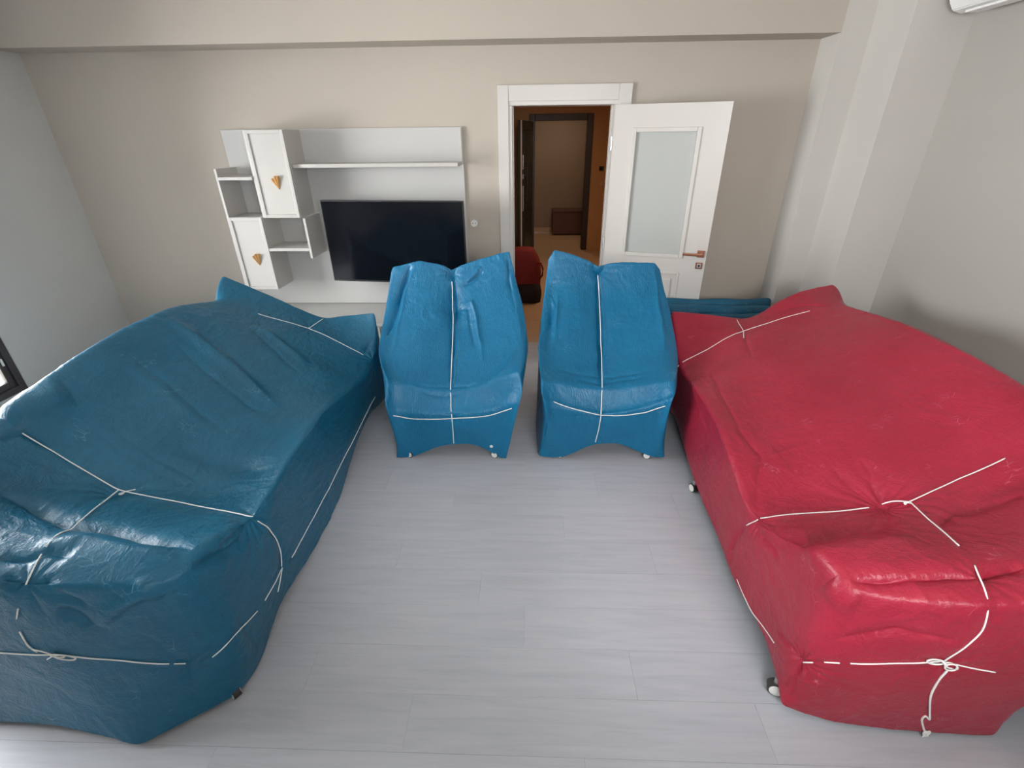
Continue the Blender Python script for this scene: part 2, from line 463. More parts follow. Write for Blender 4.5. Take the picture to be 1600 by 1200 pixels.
bm = bmesh.new(); ring(bm, gx0-.012, gx1+.012, gz0-.012, gz1+.012, .032, -LT-.010, -LT+.012); leaf_part('glazing_bead', bm, M['door_white'])
bm = bmesh.new(); box(bm, gx0, gx1, -LT+.012, -LT+.018, gz0, gz1); tag(leaf_part('glass_pane', bm, M['frosted']), 'frosted glass pane')
bm = bmesh.new(); box(bm, px0, px1, -LT+.010, -.010, pz0, pz1)
box(bm, px0+.055, px1-.055, -LT-.002, -LT+.012, pz0+.055, pz1-.055, .010)
ring(bm, px0-.006, px1+.006, pz0-.006, pz1+.006, .022, -LT-.004, -LT+.012, .005); leaf_part('leaf_panel', bm, M['door_white'])
hx, hz = .82, .975
bm = bmesh.new(); box(bm, hx-.03, hx+.03, -LT-.010, -LT, hz-.03, hz+.03, .003)
cyl(bm, (hx, -LT-.01, hz), (hx, -LT-.05, hz), .010)
box(bm, hx-.145, hx+.015, -LT-.060, -LT-.044, hz-.011, hz+.011, .004)
tag(leaf_part('door_handle', bm, M['bronze']), 'bronze lever handle on a square rose')
bm = bmesh.new(); box(bm, hx-.028, hx+.028, -LT-.008, -LT, hz-.128, hz-.072, .003)
tag(leaf_part('keyhole_rose', bm, M['bronze']), 'square bronze keyhole rose')
bm = bmesh.new(); box(bm, hx-.017, hx+.017, -LT-.0095, -LT-.006, hz-.117, hz-.083, .002); leaf_part('rose_inlay', bm, M['steel'])
bm = bmesh.new(); box(bm, hx-.007, hx+.007, -LT-.0105, -LT-.008, hz-.109, hz-.091, .001); leaf_part('keyhole', bm, M['black_plastic'])
for z in (.25, 1.02, 1.82):
    bm = bmesh.new(); cyl(bm, (-.012, -.012, z-.05), (-.012, -.012, z+.05), .008, 10); box(bm, -.01, .012, -.016, -.004, z-.045, z+.045)
    tag(leaf_part('hinge', bm, M['steel']), 'steel hinge')

# ---------------------------------------------------------------- hall beyond the doorway
HY = 9.0
bm = bmesh.new(); box(bm, -1.0, 2.4, YB+.10, 11.0, -.10, -.004)
hf = structure('floor_hall', bm, M['hall_tile'], 'tan tiled hall floor beyond the doorway')
tm = bmesh.new(); box(tm, -.298, .298, -.298, .298, -.01, 0, .002); tme = bpy.data.meshes.new('tile'); tm.to_mesh(tme); tm.free(); tme.materials.append(M['hall_tile'])
for i in range(5):
    for j in range(10):
        t = bpy.data.objects.new('tile', tme); t.location = (-.66+i*.6+.18, YB+.10+.3+j*.6, 0); link(t, hf)
bm = bmesh.new(); box(bm, -1.0, 2.4, YB+.2, 11.0, 2.62, 2.75); structure('ceiling_hall', bm, M['ceiling'], 'hall ceiling beyond the doorway')
bm = bmesh.new(); box(bm, -.42, -.32, YB+.2, 10.9, 0, 2.62); structure('wall_hall_left', bm, M['hall_wall'], 'tan hall wall on the left beyond the doorway')
bm = bmesh.new(); box(bm, 1.95, 2.05, YB+.2, 10.9, 0, 2.62); structure('wall_hall_right', bm, M['hall_wall'], 'tan hall wall on the right beyond the doorway')
bm = bmesh.new(); slab_with_hole(bm, 'x', -.32, 1.95, 0, 2.62, HY, HY+.18, [(.05, 1.01, 0, 2.14)])
structure('wall_hall_end', bm, M['hall_wall'], 'tan hall end wall around the dark entrance frame')
bm = bmesh.new(); box(bm, -.32, 1.95, 10.85, 10.95, 0, 2.62); structure('wall_landing', bm, M['landing_wall'], 'dim brown stair landing wall seen through the entrance')
bm = bmesh.new(); box(bm, -.32, 1.95, 10.825, 10.85, 0, .09, .003); structure('baseboard_landing', bm, M['hall_tile'], 'low tan tile skirting on the landing wall')
ent = bpy.data.objects.new('trim_4', None); ent.location = (.53, HY, 0); link(ent)
tag(ent, 'dark brown frame of the flat entrance at the end of the hall', None, None, 'structure')
bm = bmesh.new(); box(bm, -.002, .095, HY-.03, HY+.14, 0, 2.20, .006); mesh_obj('frame_post', bm, M['dark_frame'], ent)
bm = bmesh.new(); box(bm, .965, 1.065, HY-.03, HY+.14, 0, 2.20, .006); mesh_obj('frame_post', bm, M['dark_frame'], ent)
bm = bmesh.new(); box(bm, .095, .965, HY-.03, HY+.14, 2.10, 2.20, .006); mesh_obj('frame_head', bm, M['dark_frame'], ent)
# entrance door leaf, swung in towards the room
ed = bpy.data.objects.new('door_2', None); ed.location = (.0, HY-.04, 0); ed.rotation_euler = (0, 0, math.atan2(-.88, -.17)); link(ed)
tag(ed, 'dark steel entrance door standing open along the left of the hall', None, None, 'structure')
def ed_part(name, bm, mat): return leaf_part(name, bm, mat, ed)
bm = bmesh.new(); box(bm, 0, .90, 0, .065, .01, 2.09, .004)
for k in range(3): box(bm, .12, .78, .062, .074, .15+k*.64, .68+k*.64, .012)
ed_part('leaf_body', bm, M['dark_door'])
bm = bmesh.new(); box(bm, .898, .904, .040, .062, .01, 2.09, .002); tag(ed_part('edge_strip', bm, M['white']), 'pale edge of the leaf')
for z0, z1 in ((1.42, 1.62), (1.28, 1.35), (.80, 1.18)):
    bm = bmesh.new(); box(bm, .855, .875, .066, .080, z0, z1, .003); tag(ed_part('lock_plate', bm, M['steel']), 'steel lock plate')
bm = bmesh.new(); box(bm, .76, .80, .11, .13, .92, 1.42, .006); box(bm, .76, .80, .065, .12, .95, .99); box(bm, .76, .80, .065, .12, 1.35, 1.39)
tag(ed_part('door_handle', bm, M['black_plastic']), 'black pull handle')
# ================================================================ wall unit
def obj_at(name, bm, mat, parent, label=None, smooth=False):
    o = mesh_obj(name, bm, mat, parent, smooth=smooth)
    if label: o['label'] = label
    return o
YW = YB
# back panel
t = thing('back_panel', (-1.57, YW-.01, .45), 'white wall-mounted back board behind the television and its shelf', 'panel')
bm = bmesh.new(); box(bm, -2.585, -.555, YW-.022, YW-.002, .455, 1.955, .003); obj_at('board', bm, M['white_matte'], t)
# long shelf under the top of the board
t = thing('wall_shelf', (-1.25, YW-.15, 1.68), 'long thin white shelf above the television', 'shelf')
bm = bmesh.new(); box(bm, -1.914, -.57, 4.15, YW-.022, 1.672, 1.70, .003); obj_at('shelf_board', bm, M['white'], t)
bm = bmesh.new(); box(bm, -.575, -.562, 4.40, YW-.022, 1.672, 1.95, .002); obj_at('end_strip', bm, M['white'], t)

def sea_shell_knob(parent, x, y, z, s=1.0):
    """faceted fan-shaped gold knob: radiating ribs joined at the foot"""
    bm = bmesh.new()
    n = 7
    ctr = bm.verts.new((x+.012*s, y-.006, z-.060*s))
    crest = []
    for k in range(n):
        a = math.radians(62+k*76/(n-1))
        rr = (.078 if k % 2 else .070)*s
        crest.append(bm.verts.new((x+.012*s+math.cos(a)*rr*.82, y-(.030 if k % 2 else .016), z-.060*s+math.sin(a)*rr*1.35)))
    for k in range(n-1): bm.faces.new((ctr, crest[k], crest[k+1]))
    back = [bm.verts.new((v.co.x, y, v.co.z)) for v in crest]; cb = bm.verts.new((x+.012*s, y, z-.060*s))
    for k in range(n-1):
        bm.faces.new((cb, back[k+1], back[k])); bm.faces.new((crest[k], back[k], back[k+1], crest[k+1]))
    bm.faces.new((ctr, cb, back[0], crest[0])); bm.faces.new((ctr, crest[-1], back[-1], cb))
    bmesh.ops.recalc_face_normals(bm, faces=bm.faces)
    return obj_at('knob', bm, M['gold'], parent, 'fan-shaped gold knob')

def cabinet(x0, x1, z0, z1, label, kx, kz):
    yf = 4.105
    t = thing('wall_cabinet', ((x0+x1)/2, YW-.15, z0), label, 'cabinet', 'white wall cabinets with gold knobs')
    bm = bmesh.new()
    box(bm, x0, x0+.018, yf+.022, YW-.022, z0, z1, .002); box(bm, x1-.018, x1, yf+.022, YW-.022, z0, z1, .002)
    box(bm, x0+.018, x1-.018, yf+.022, YW-.022, z0, z0+.018, .002); box(bm, x0+.018, x1-.018, yf+.022, YW-.022, z1-.018, z1, .002)
    box(bm, x0+.018, x1-.018, YW-.04, YW-.024, z0+.018, z1-.018)
    obj_at('carcass', bm, M['white'], t)
    bm = bmesh.new(); a0, a1, b0, b1 = x0+.022, x1-.002, z0+.002, z1-.002; w = .026
    box(bm, a0, a0+w, yf, yf+.02, b0, b1, .003); box(bm, a1-w, a1, yf, yf+.02, b0, b1, .003)
    box(bm, a0+w, a1-w, yf, yf+.02, b0, b0+w, .003); box(bm, a0+w, a1-w, yf, yf+.02, b1-w, b1, .003)
    box(bm, a0+w-.002, a1-w+.002, yf+.011, yf+.019, b0+w-.002, b1-w+.002)
    d = obj_at('door', bm, M['white'], t)
    sea_shell_knob(d, kx, yf+.012, kz)
    return t
cabinet(-2.245, -1.914, 1.292, 1.948, 'upper white wall cabinet with gold fan knob, left of the long shelf', -2.055, 1.575)
cabinet(-2.56, -2.249, .68, 1.300, 'lower white wall cabinet with gold fan knob, above the blue sofa', -2.378, .955)
def niche(x0, x1, z0, z1, zs, side, label, capped):
    yf = 4.105
    t = thing('open_niche', ((x0+x1)/2, YW-.15, z0), label, 'shelf', 'open niches of the wall unit')
    bm = bmesh.new()
    if side == 'left': box(bm, x0, x0+.020, yf, YW-.022, z0, z1, .002)
    else: box(bm, x1-.020, x1, yf, YW-.022, z0, z1, .002)
    obj_at('side_panel', bm, M['white'], t)
    bm = bmesh.new(); box(bm, x0+(.02 if side == 'left' else .0), x1-(.02 if side == 'right' else .0), yf, YW-.022, zs, zs+.024, .002)
    obj_at('shelf_board', bm, M['white'], t)
    return t
niche(-2.545, -2.247, 1.302, 1.673, 1.588, 'left', 'open white niche shelf at the left edge of the wall unit', False)
niche(-2.247, -1.876, .958, 1.290, 1.020, 'right', 'open white niche shelf hanging under the upper cabinet', False)

# low bench below
t = thing('tv_bench', (-1.5, 4.13, 0), 'low white television bench with fluted front, behind the blue wraps', 'bench')
bm = bmesh.new(); box(bm, -2.585, -.62, 3.85, YW-.002, .425, .451, .003); obj_at('bench_top', bm, M['white_matte'], t)
bm = bmesh.new(); box(bm, -2.57, -.635, 3.88, YW-.002, .06, .425); box(bm, -2.5, -.7, 3.92, YW-.03, 0, .06); obj_at('bench_body', bm, M['white_matte'], t)
for k in range(3):
    x0 = -2.565+k*.643
    bm = bmesh.new(); box(bm, x0+.003, x0+.640, 3.862, 3.88, .065, .42, .002)
    d = obj_at('drawer_front', bm, M['white'], t)
    bm = bmesh.new()
    for j in range(21): cyl(bm, (x0+.02+j*.030, 3.862, .07), (x0+.02+j*.030, 3.862, .415), .011, 8)
    fl = obj_at('fluting', bm, M['white'], d, smooth=False)

# television on a swivel arm, its right end pulled a little forward
tv = thing('television', (-1.145, 4.13, 1.08), 'large black flat television hung on the white back board', 'television')
tv.rotation_euler = (0, 0, -math.atan2(.14, 1.22))
TW, TH = 1.235, .685
def loc_obj(name, bm, mat, parent, label=None, smooth=False):
    me = bpy.data.meshes.new(name); bm.to_mesh(me); bm.free()
    for m_ in (mat if isinstance(mat, list) else [mat]): me.materials.append(m_)
    if smooth:
        for p in me.polygons: p.use_smooth = True
    o = bpy.data.objects.new(name, me); link(o, parent)
    if label: o['label'] = label
    return o
bm = bmesh.new(); box(bm, -TW/2, TW/2, -.012, .022, -TH/2, TH/2, .004); box(bm, -TW/2+.15, TW/2-.15, .02, .06, -TH/2+.03, TH/2-.22, .01)
loc_obj('casing', bm, M['black_plastic'], tv)
bm = bmesh.new(); box(bm, -TW/2+.008, TW/2-.008, -.0145, -.011, -TH/2+.016, TH/2-.008, .001); loc_obj('screen', bm, M['screen'], tv)
bm = bmesh.new(); box(bm, -.17, .17, .058, .075, -.12, .12, .004); box(bm, -.03, .03, .07, .276, -.03, .03, .004); loc_obj('wall_bracket', bm, M['black_plastic'], tv)
bm = bmesh.new(); cyl(bm, (TW/2-.004, .005, -.19), (TW/2+.018, .005, -.19), .014, 12); loc_obj('side_knob', bm, M['black_plastic'], tv)

# power socket on the wall
t = thing('power_socket', (-.49, YW, 1.19), 'white wall socket between the television and the door', 'socket')
bm = bmesh.new(); box(bm, -.535, -.445, YW-.009, YW, 1.150, 1.235, .004); obj_at('cover_plate', bm, M['wall'], t)
bm = bmesh.new(); cyl(bm, (-.49, YW-.009, 1.193), (-.49, YW-.013, 1.193), .030, 20); obj_at('socket_face', bm, M['wheel'], t)
bm = bmesh.new(); cyl(bm, (-.478, YW-.012, 1.193), (-.478, YW-.0145, 1.193), .004, 8); cyl(bm, (-.502, YW-.012, 1.193), (-.502, YW-.0145, 1.193), .004, 8); obj_at('pin_hole', bm, M['tyre'], t)

# ---------------------------------------------------------------- air conditioner on the right wall
t = thing('air_conditioner', (XR, 3.0, 2.5), 'white air conditioner high on the right wall, cut by the top edge', 'air conditioner')
bm = bmesh.new()
prof = [(0, 2.55), (-.06, 2.535), (-.13, 2.515), (-.19, 2.53), (-.225, 2.575), (-.235, 2.64), (-.215, 2.79), (-.18, 2.82), (0, 2.82)]
def prism(bm, prof, y0, y1, x):
    a = [bm.verts.new((x+p[0], y0, p[1])) for p in prof]; b = [bm.verts.new((x+p[0], y1, p[1])) for p in prof]
    bm.faces.new(a); bm.faces.new(b[::-1])
    for i in range(len(prof)):
        j = (i+1) % len(prof); bm.faces.new((a[i], b[i], b[j], a[j]))
    bmesh.ops.recalc_face_normals(bm, faces=bm.faces)
prism(bm, prof, 2.85, 3.70, XR); bmesh.ops.bevel(bm, geom=list(bm.edges), offset=.006, segments=2, affect='EDGES')
obj_at('housing', bm, M['ac'], t)
bm = bmesh.new(); box(bm, XR-.18, XR-.10, 2.93, 3.60, 2.504, 2.517, .003); obj_at('air_flap', bm, M['ac'], t)

# ---------------------------------------------------------------- hall things
t = thing('intercom_panel', (1.25, HY, 1.37), 'small dark intercom panel on the tan hall wall', 'intercom')
bm = bmesh.new(); box(bm, 1.205, 1.285, HY-.02, HY, 1.335, 1.405, .005); obj_at('housing', bm, M['black_plastic'], t)
bm = bmesh.new(); box(bm, 1.217, 1.250, HY-.023, HY-.019, 1.352, 1.390, .002); obj_at('display', bm, M['screen'], t)
t = thing('light_switch', (1.27, HY, 1.12), 'pale light switch below the intercom on the hall wall', 'switch')
bm = bmesh.new(); box(bm, 1.23, 1.31, HY-.01, HY, 1.08, 1.16, .004); obj_at('cover_plate', bm, M['hall_tile'], t)
bm = bmesh.new(); box(bm, 1.243, 1.297, HY-.014, HY-.009, 1.093, 1.147, .003); obj_at('rocker', bm, M['hall_tile'], t)
t = thing('storage_chest', (.85, 10.6, 0), 'low dark brown chest against the landing wall', 'chest')
bm = bmesh.new(); box(bm, .50, 1.20, 10.40, 10.80, .03, .47, .01); obj_at('body', bm, M['box_red'], t)
bm = bmesh.new(); box(bm, .49, 1.21, 10.39, 10.81, .47, .50, .008); obj_at('lid', bm, M['box_red'], t)

# red bag with black base standing on the hall floor
t = thing('red_bag', (-.01, 5.85, 0), 'red fabric bag with black bottom on the hall floor', 'bag')
def lump(bm, c, rx, ry, z0, z1, top_scale, seg=28, rings=12, seed=0, lean=0.0):
    rnd = random.Random(seed); ph = [rnd.uniform(0, 6.28) for _ in range(6)]
    prev = None
    for i in range(rings+1):
        f = i/rings; z = z0+(z1-z0)*f
        s = (1-(max(0, f-.55)/.45)**2.2*(1-top_scale))*(.92+.08*math.sin(f*PI))
        cur = []
        for k in range(seg):
            a = 2*PI*k/seg
            w = 1+.05*math.sin(3*a+ph[0]+f*2)+.03*math.sin(7*a+ph[1]-f*3)+.02*math.sin(11*a+ph[2])
            ex = abs(math.cos(a))**.7*math.copysign(1, math.cos(a)); ey = abs(math.sin(a))**.7*math.copysign(1, math.sin(a))
            cur.append(bm.verts.new((c[0]+ex*rx*s*w+lean*f, c[1]+ey*ry*s*w, z)))
        if prev:
            for k in range(seg): bm.faces.new((prev[k], prev[(k+1) % seg], cur[(k+1) % seg], cur[k]))
        else: bm.faces.new(cur[::-1])
        prev = cur
    bm.faces.new(prev)
bm = bmesh.new(); lump(bm, (-.03, 5.95), .185, .14, .20, .66, .70, seed=3, lean=-.03); obj_at('bag_body', bm, M['red_bag'], t, smooth=True)
bm = bmesh.new(); lump(bm, (-.03, 5.94), .20, .16, .0, .24, .9, seed=5); obj_at('bag_base', bm, M['black_bag'], t, 'black lower half', smooth=True)
bm = bmesh.new(); tube(bm, [(.10, 5.86, .50), (.15, 5.82, .50), (.175, 5.80, .44), (.17, 5.80, .36), (.13, 5.82, .30)], .012, 8); obj_at('strap', bm, M['red_bag'], t, smooth=True)
# ---------------------------------------------------------------- three long boards in blue wrapping, leaning by the door leaf
def wrapped_board(x0, x1, yb, thick, h, label, seed):
    t = thing('wrapped_board', ((x0+x1)/2, yb, 0), label, 'wrapped board', 'long boards in blue plastic by the door leaf')
    rnd = random.Random(seed); bm = bmesh.new(); nx, prof_n = 60, 14
    ph = [rnd.uniform(0, 6.28) for _ in range(8)]
    grid = []
    for i in range(nx+1):
        f = i/nx; x = x0+(x1-x0)*f; e = min(1, min(f, 1-f)/.02)
        row = []
        for k in range(prof_n+1):
            a = k/prof_n
            if a < .4: yy, zz = -thick/2, h*(a/.4)*.97
            elif a < .6: q = (a-.4)/.2*PI; yy, zz = -math.cos(q)*thick/2, h*.97+math.sin(q)*h*.03
            else: yy, zz = thick/2, h*((1-a)/.4)*.97
            w = .004*math.sin(9*f+ph[0]+zz*4)+.003*math.sin(23*f+ph[1])+.002*math.sin(51*f+ph[2]+zz*20)
            hz = .008*math.sin(5*f+ph[3])+.004*math.sin(17*f+ph[4])-.02*(1-e)
            row.append(bm.verts.new((x, yb+(yy+w)*(.35+.65*e), max(0.0, zz+(hz if zz > .1 else 0)))))
        grid.append(row)
    for i in range(nx):
        for k in range(prof_n): bm.faces.new((grid[i][k], grid[i][k+1], grid[i+1][k+1], grid[i+1][k]))
    bm.faces.new(grid[0][::-1]); bm.faces.new(grid[-1])
    bmesh.ops.recalc_face_normals(bm, faces=bm.faces)
    obj_at('plastic_cover', bm, M['blue_wrap'], t, smooth=True)
    return t
wrapped_board(.90, 2.13, 4.10, .055, .60, 'long board in blue plastic behind the red sofa, rear of three nearest the door', 1)
wrapped_board(.86, 2.09, 3.99, .085, .575, 'long board in blue plastic behind the red sofa, the middle of the three', 2)
wrapped_board(.84, 2.00, 3.87, .085, .53, 'long board in blue plastic behind the red sofa, front of the three', 3)
CAGES = {
  'blue_sofa': {'top': [
    [(-1.12, 0.99, 0.655), (-1.4, 0.93, 0.7), (-1.62, 0.92, 0.74), (-1.9, 0.92, 0.8), (-2.13, 0.93, 0.8)],
    [(-1.07, 1.14, 0.665), (-1.36, 1.12, 0.71), (-1.62, 1.12, 0.735), (-1.9, 1.12, 0.8), (-2.13, 1.15, 0.83)],
    [(-1.06, 1.35, 0.592), (-1.36, 1.42, 0.565), (-1.656, 1.447, 0.63), (-1.9, 1.42, 0.73), (-2.13, 1.4, 0.865)],
    [(-1.08, 1.627, 0.58), (-1.36, 1.68, 0.56), (-1.62, 1.68, 0.66), (-1.9, 1.68, 0.8), (-2.13, 1.56, 0.893)],
    [(-1.1, 2.111, 0.584), (-1.36, 2.12, 0.6), (-1.62, 2.12, 0.7), (-1.9, 2.12, 0.845), (-2.13, 1.896, 0.968)],
    [(-1.11, 2.56, 0.496), (-1.36, 2.65, 0.595), (-1.62, 2.65, 0.715), (-1.9, 2.65, 0.86), (-2.14, 2.593, 0.98)],
    [(-1.105, 3.038, 0.476), (-1.36, 3.03, 0.6), (-1.6, 3.04, 0.715), (-1.9, 3.03, 0.83), (-2.15, 3.069, 0.888)],
    [(-1.125, 3.269, 0.736), (-1.353, 3.3, 0.714), (-1.547, 3.3, 0.704), (-1.893, 3.3, 0.871), (-2.16, 3.255, 1.006)],
  ], 'rings': [
    [(-1.09, 1.01, 0.3), (-1.38, 0.91, 0.385), (-1.64, 0.9, 0.4), (-1.9, 0.91, 0.42), (-2.12, 0.93, 0.42), (-2.16, 1.15, 0.35), (-2.16, 1.4, 0.35), (-2.16, 1.56, 0.35), (-2.16, 1.896, 0.35), (-2.16, 2.593, 0.35), (-2.16, 3.069, 0.35), (-2.16, 3.33, 0.3), (-1.893, 3.33, 0.3), (-1.547, 3.33, 0.3), (-1.353, 3.33, 0.3), (-1.12, 3.26, 0.2), (-1.11, 3.02, 0.2), (-1.1, 2.6, 0.21), (-1.09, 2.1, 0.21), (-1.08, 1.65, 0.21), (-1.07, 1.37, 0.24), (-1.06, 1.15, 0.27)],
    [(-1.1, 1, 0.03), (-1.34, 0.835, 0.03), (-1.62, 0.87, 0.05), (-1.88, 0.89, 0.03), (-2.1, 0.92, 0.03), (-2.16, 1.15, 0.03), (-2.16, 1.4, 0.03), (-2.16, 1.56, 0.03), (-2.16, 1.896, 0.03), (-2.16, 2.593, 0.03), (-2.16, 3.069, 0.03), (-2.16, 3.34, 0.03), (-1.893, 3.34, 0.03), (-1.547, 3.34, 0.03), (-1.353, 3.34, 0.03), (-1.16, 3.3, 0.03), (-1.14, 3, 0.1), (-1.11, 2.6, 0.15), (-1.1, 2.13, 0.02), (-1.09, 1.65, 0.03), (-1.09, 1.37, 0.06), (-1.075, 1.15, 0.02)],
  ], 'sharp': [(35, 0.9), (39, 0.9), (37, 0.3), (0, 0.3), (65, 0.8), (63, 0.8), (62, 0.7), (80, 0.5)], 'creases': [(4, 9, 0.15), (9, 14, 0.15), (14, 19, 0.15), (19, 24, 0.15), (24, 29, 0.15), (29, 34, 0.15), (10, 15, 0.95), (15, 20, 0.95), (20, 25, 0.95), (25, 30, 0.95), (30, 35, 0.95)]},
  'red_sofa': {'top': [
    [(0.99, 1, 0.655), (1.24, 0.93, 0.7), (1.5, 0.93, 0.73), (1.85, 0.93, 0.79), (2.1, 0.95, 0.8)],
    [(0.945, 1.17, 0.655), (1.24, 1.14, 0.71), (1.5, 1.14, 0.735), (1.85, 1.14, 0.8), (2.12, 1.15, 0.83)],
    [(0.95, 1.513, 0.461), (1.208, 1.497, 0.52), (1.448, 1.446, 0.63), (1.85, 1.47, 0.74), (2.13, 1.45, 0.86)],
    [(0.96, 1.803, 0.524), (1.24, 1.75, 0.56), (1.5, 1.75, 0.665), (1.85, 1.75, 0.8), (2.13, 1.88, 0.9)],
    [(0.985, 2.168, 0.556), (1.24, 2.2, 0.595), (1.5, 2.2, 0.7), (1.85, 2.2, 0.83), (2.13, 2.213, 0.917)],
    [(1.01, 2.573, 0.525), (1.24, 2.6, 0.595), (1.5, 2.6, 0.705), (1.85, 2.6, 0.83), (2.14, 2.677, 0.895)],
    [(1.03, 2.927, 0.489), (1.24, 2.95, 0.6), (1.5, 2.95, 0.705), (1.85, 2.95, 0.8), (2.15, 3.169, 0.837)],
    [(1.05, 3.341, 0.721), (1.29, 3.3, 0.726), (1.599, 3.3, 0.702), (1.854, 3.32, 0.857), (2.15, 3.362, 0.91)],
  ], 'rings': [
    [(0.945, 1, 0.33), (1.2, 0.93, 0.4), (1.5, 0.92, 0.42), (1.8, 0.93, 0.43), (2.1, 0.95, 0.43), (2.16, 1.15, 0.35), (2.16, 1.45, 0.35), (2.16, 1.88, 0.35), (2.16, 2.213, 0.35), (2.16, 2.677, 0.35), (2.16, 3.169, 0.35), (2.15, 3.34, 0.3), (1.854, 3.34, 0.3), (1.599, 3.34, 0.3), (1.29, 3.34, 0.3), (1.05, 3.25, 0.2), (1.02, 2.9, 0.22), (1, 2.6, 0.23), (0.975, 2.2, 0.24), (0.95, 1.75, 0.25), (0.95, 1.5, 0.26), (0.935, 1.17, 0.28)],
    [(0.935, 1.02, 0.04), (1.156, 0.969, 0.02), (1.613, 0.948, 0.02), (1.697, 0.984, 0.16), (2.1, 0.98, 0.1), (2.16, 1.15, 0.03), (2.16, 1.45, 0.03), (2.16, 1.88, 0.03), (2.16, 2.213, 0.03), (2.16, 2.677, 0.03), (2.16, 3.169, 0.03), (2.15, 3.35, 0.03), (1.854, 3.35, 0.03), (1.599, 3.35, 0.03), (1.29, 3.35, 0.03), (1.05, 3.28, 0.03), (1.067, 3.009, 0.06), (1.018, 2.62, 0.09), (0.97, 2.14, 0.1), (0.954, 1.723, 0.09), (0.942, 1.491, 0.09), (0.941, 1.212, 0.12)],
  ], 'sharp': [(35, 0.9), (39, 0.9), (37, 0.3), (0, 0.3), (65, 0.8), (64, 0.8), (62, 0.7), (80, 0.5)], 'creases': [(4, 9, 0.15), (9, 14, 0.15), (14, 19, 0.15), (19, 24, 0.15), (24, 29, 0.15), (29, 34, 0.15), (10, 15, 0.95), (15, 20, 0.95), (20, 25, 0.95), (25, 30, 0.95), (30, 35, 0.95)]},
  'chair_a': {'top': [
    [(-0.88, 2.6, 0.553), (-0.831, 2.6, 0.526), (-0.661, 2.6, 0.495), (-0.477, 2.6, 0.478), (-0.278, 2.6, 0.511), (-0.098, 2.6, 0.597), (-0.039, 2.6, 0.61)],
    [(-0.99, 2.85, 0.615), (-0.907, 2.85, 0.597), (-0.722, 2.85, 0.598), (-0.506, 2.85, 0.58), (-0.283, 2.85, 0.613), (-0.063, 2.85, 0.673), (-0.005, 2.85, 0.637)],
    [(-1.019, 3.1, 0.72), (-0.913, 3.1, 0.734), (-0.735, 3.1, 0.758), (-0.527, 3.1, 0.734), (-0.325, 3.1, 0.758), (-0.085, 3.1, 0.814), (-0.028, 3.1, 0.795)],
    [(-1.01, 3.28, 0.876), (-0.876, 3.28, 0.909), (-0.718, 3.28, 0.923), (-0.537, 3.28, 0.895), (-0.366, 3.28, 0.932), (-0.129, 3.28, 0.978), (-0.08, 3.28, 0.95)],
    [(-0.977, 3.38, 1.045), (-0.786, 3.38, 1.095), (-0.645, 3.38, 1.072), (-0.551, 3.38, 1.039), (-0.415, 3.38, 1.085), (-0.207, 3.38, 1.147), (-0.135, 3.38, 1.147)],
  ], 'rings': [
    [(-0.877, 2.53, 0.464), (-0.835, 2.53, 0.419), (-0.657, 2.53, 0.392), (-0.473, 2.53, 0.385), (-0.268, 2.53, 0.405), (-0.081, 2.53, 0.479), (-0.034, 2.53, 0.524), (-0.03, 2.85, 0.48), (-0.03, 3.1, 0.52), (-0.07, 3.28, 0.6), (-0.135, 3.42, 0.6), (-0.207, 3.42, 0.6), (-0.415, 3.42, 0.6), (-0.551, 3.42, 0.6), (-0.645, 3.42, 0.6), (-0.786, 3.42, 0.6), (-0.977, 3.42, 0.6), (-0.93, 3.28, 0.6), (-0.96, 3.1, 0.52), (-0.96, 2.85, 0.48)],
    [(-0.868, 2.5, 0.353), (-0.806, 2.5, 0.33), (-0.658, 2.5, 0.322), (-0.472, 2.5, 0.328), (-0.268, 2.5, 0.344), (-0.105, 2.5, 0.383), (-0.061, 2.5, 0.41), (-0.12, 2.83, 0.3), (-0.08, 3.08, 0.3), (-0.1, 3.26, 0.3), (-0.135, 3.44, 0.32), (-0.207, 3.44, 0.32), (-0.415, 3.44, 0.32), (-0.551, 3.44, 0.32), (-0.645, 3.44, 0.32), (-0.786, 3.44, 0.32), (-0.977, 3.44, 0.32), (-0.9, 3.26, 0.3), (-0.9, 3.08, 0.3), (-0.88, 2.83, 0.3)],
    [(-0.866, 2.535, -0.017), (-0.747, 2.535, 0.016), (-0.587, 2.535, 0.089), (-0.468, 2.535, 0.111), (-0.318, 2.535, 0.098), (-0.174, 2.535, 0.002), (-0.144, 2.535, -0.003), (-0.13, 2.81, 0.05), (-0.09, 3.06, 0.05), (-0.1, 3.24, 0.05), (-0.135, 3.46, 0.05), (-0.207, 3.46, 0.05), (-0.415, 3.46, 0.05), (-0.551, 3.46, 0.05), (-0.645, 3.46, 0.05), (-0.786, 3.46, 0.05), (-0.977, 3.46, 0.05), (-0.86, 3.24, 0.04), (-0.87, 3.06, 0.04), (-0.86, 2.81, 0.04)],
  ], 'sharp': [(28, 0.7), (29, 0.7), (31, 0.7), (33, 0.7), (34, 0.7), (22, 0.5), (26, 0.5), (75, 0.9), (81, 0.9), (7, 0.3), (13, 0.3)], 'creases': [(8, 15, 0.7), (15, 22, 0.7), (22, 29, 0.7), (12, 19, 0.6), (19, 26, 0.6), (26, 33, 0.6)]},
  'chair_b': {'top': [
    [(0.083, 2.6, 0.567), (0.146, 2.6, 0.541), (0.282, 2.6, 0.51), (0.456, 2.6, 0.494), (0.631, 2.6, 0.508), (0.803, 2.6, 0.54), (0.889, 2.6, 0.563)],
    [(0.07, 2.85, 0.651), (0.163, 2.85, 0.619), (0.314, 2.85, 0.602), (0.474, 2.85, 0.584), (0.668, 2.85, 0.603), (0.875, 2.85, 0.64), (0.977, 2.85, 0.586)],
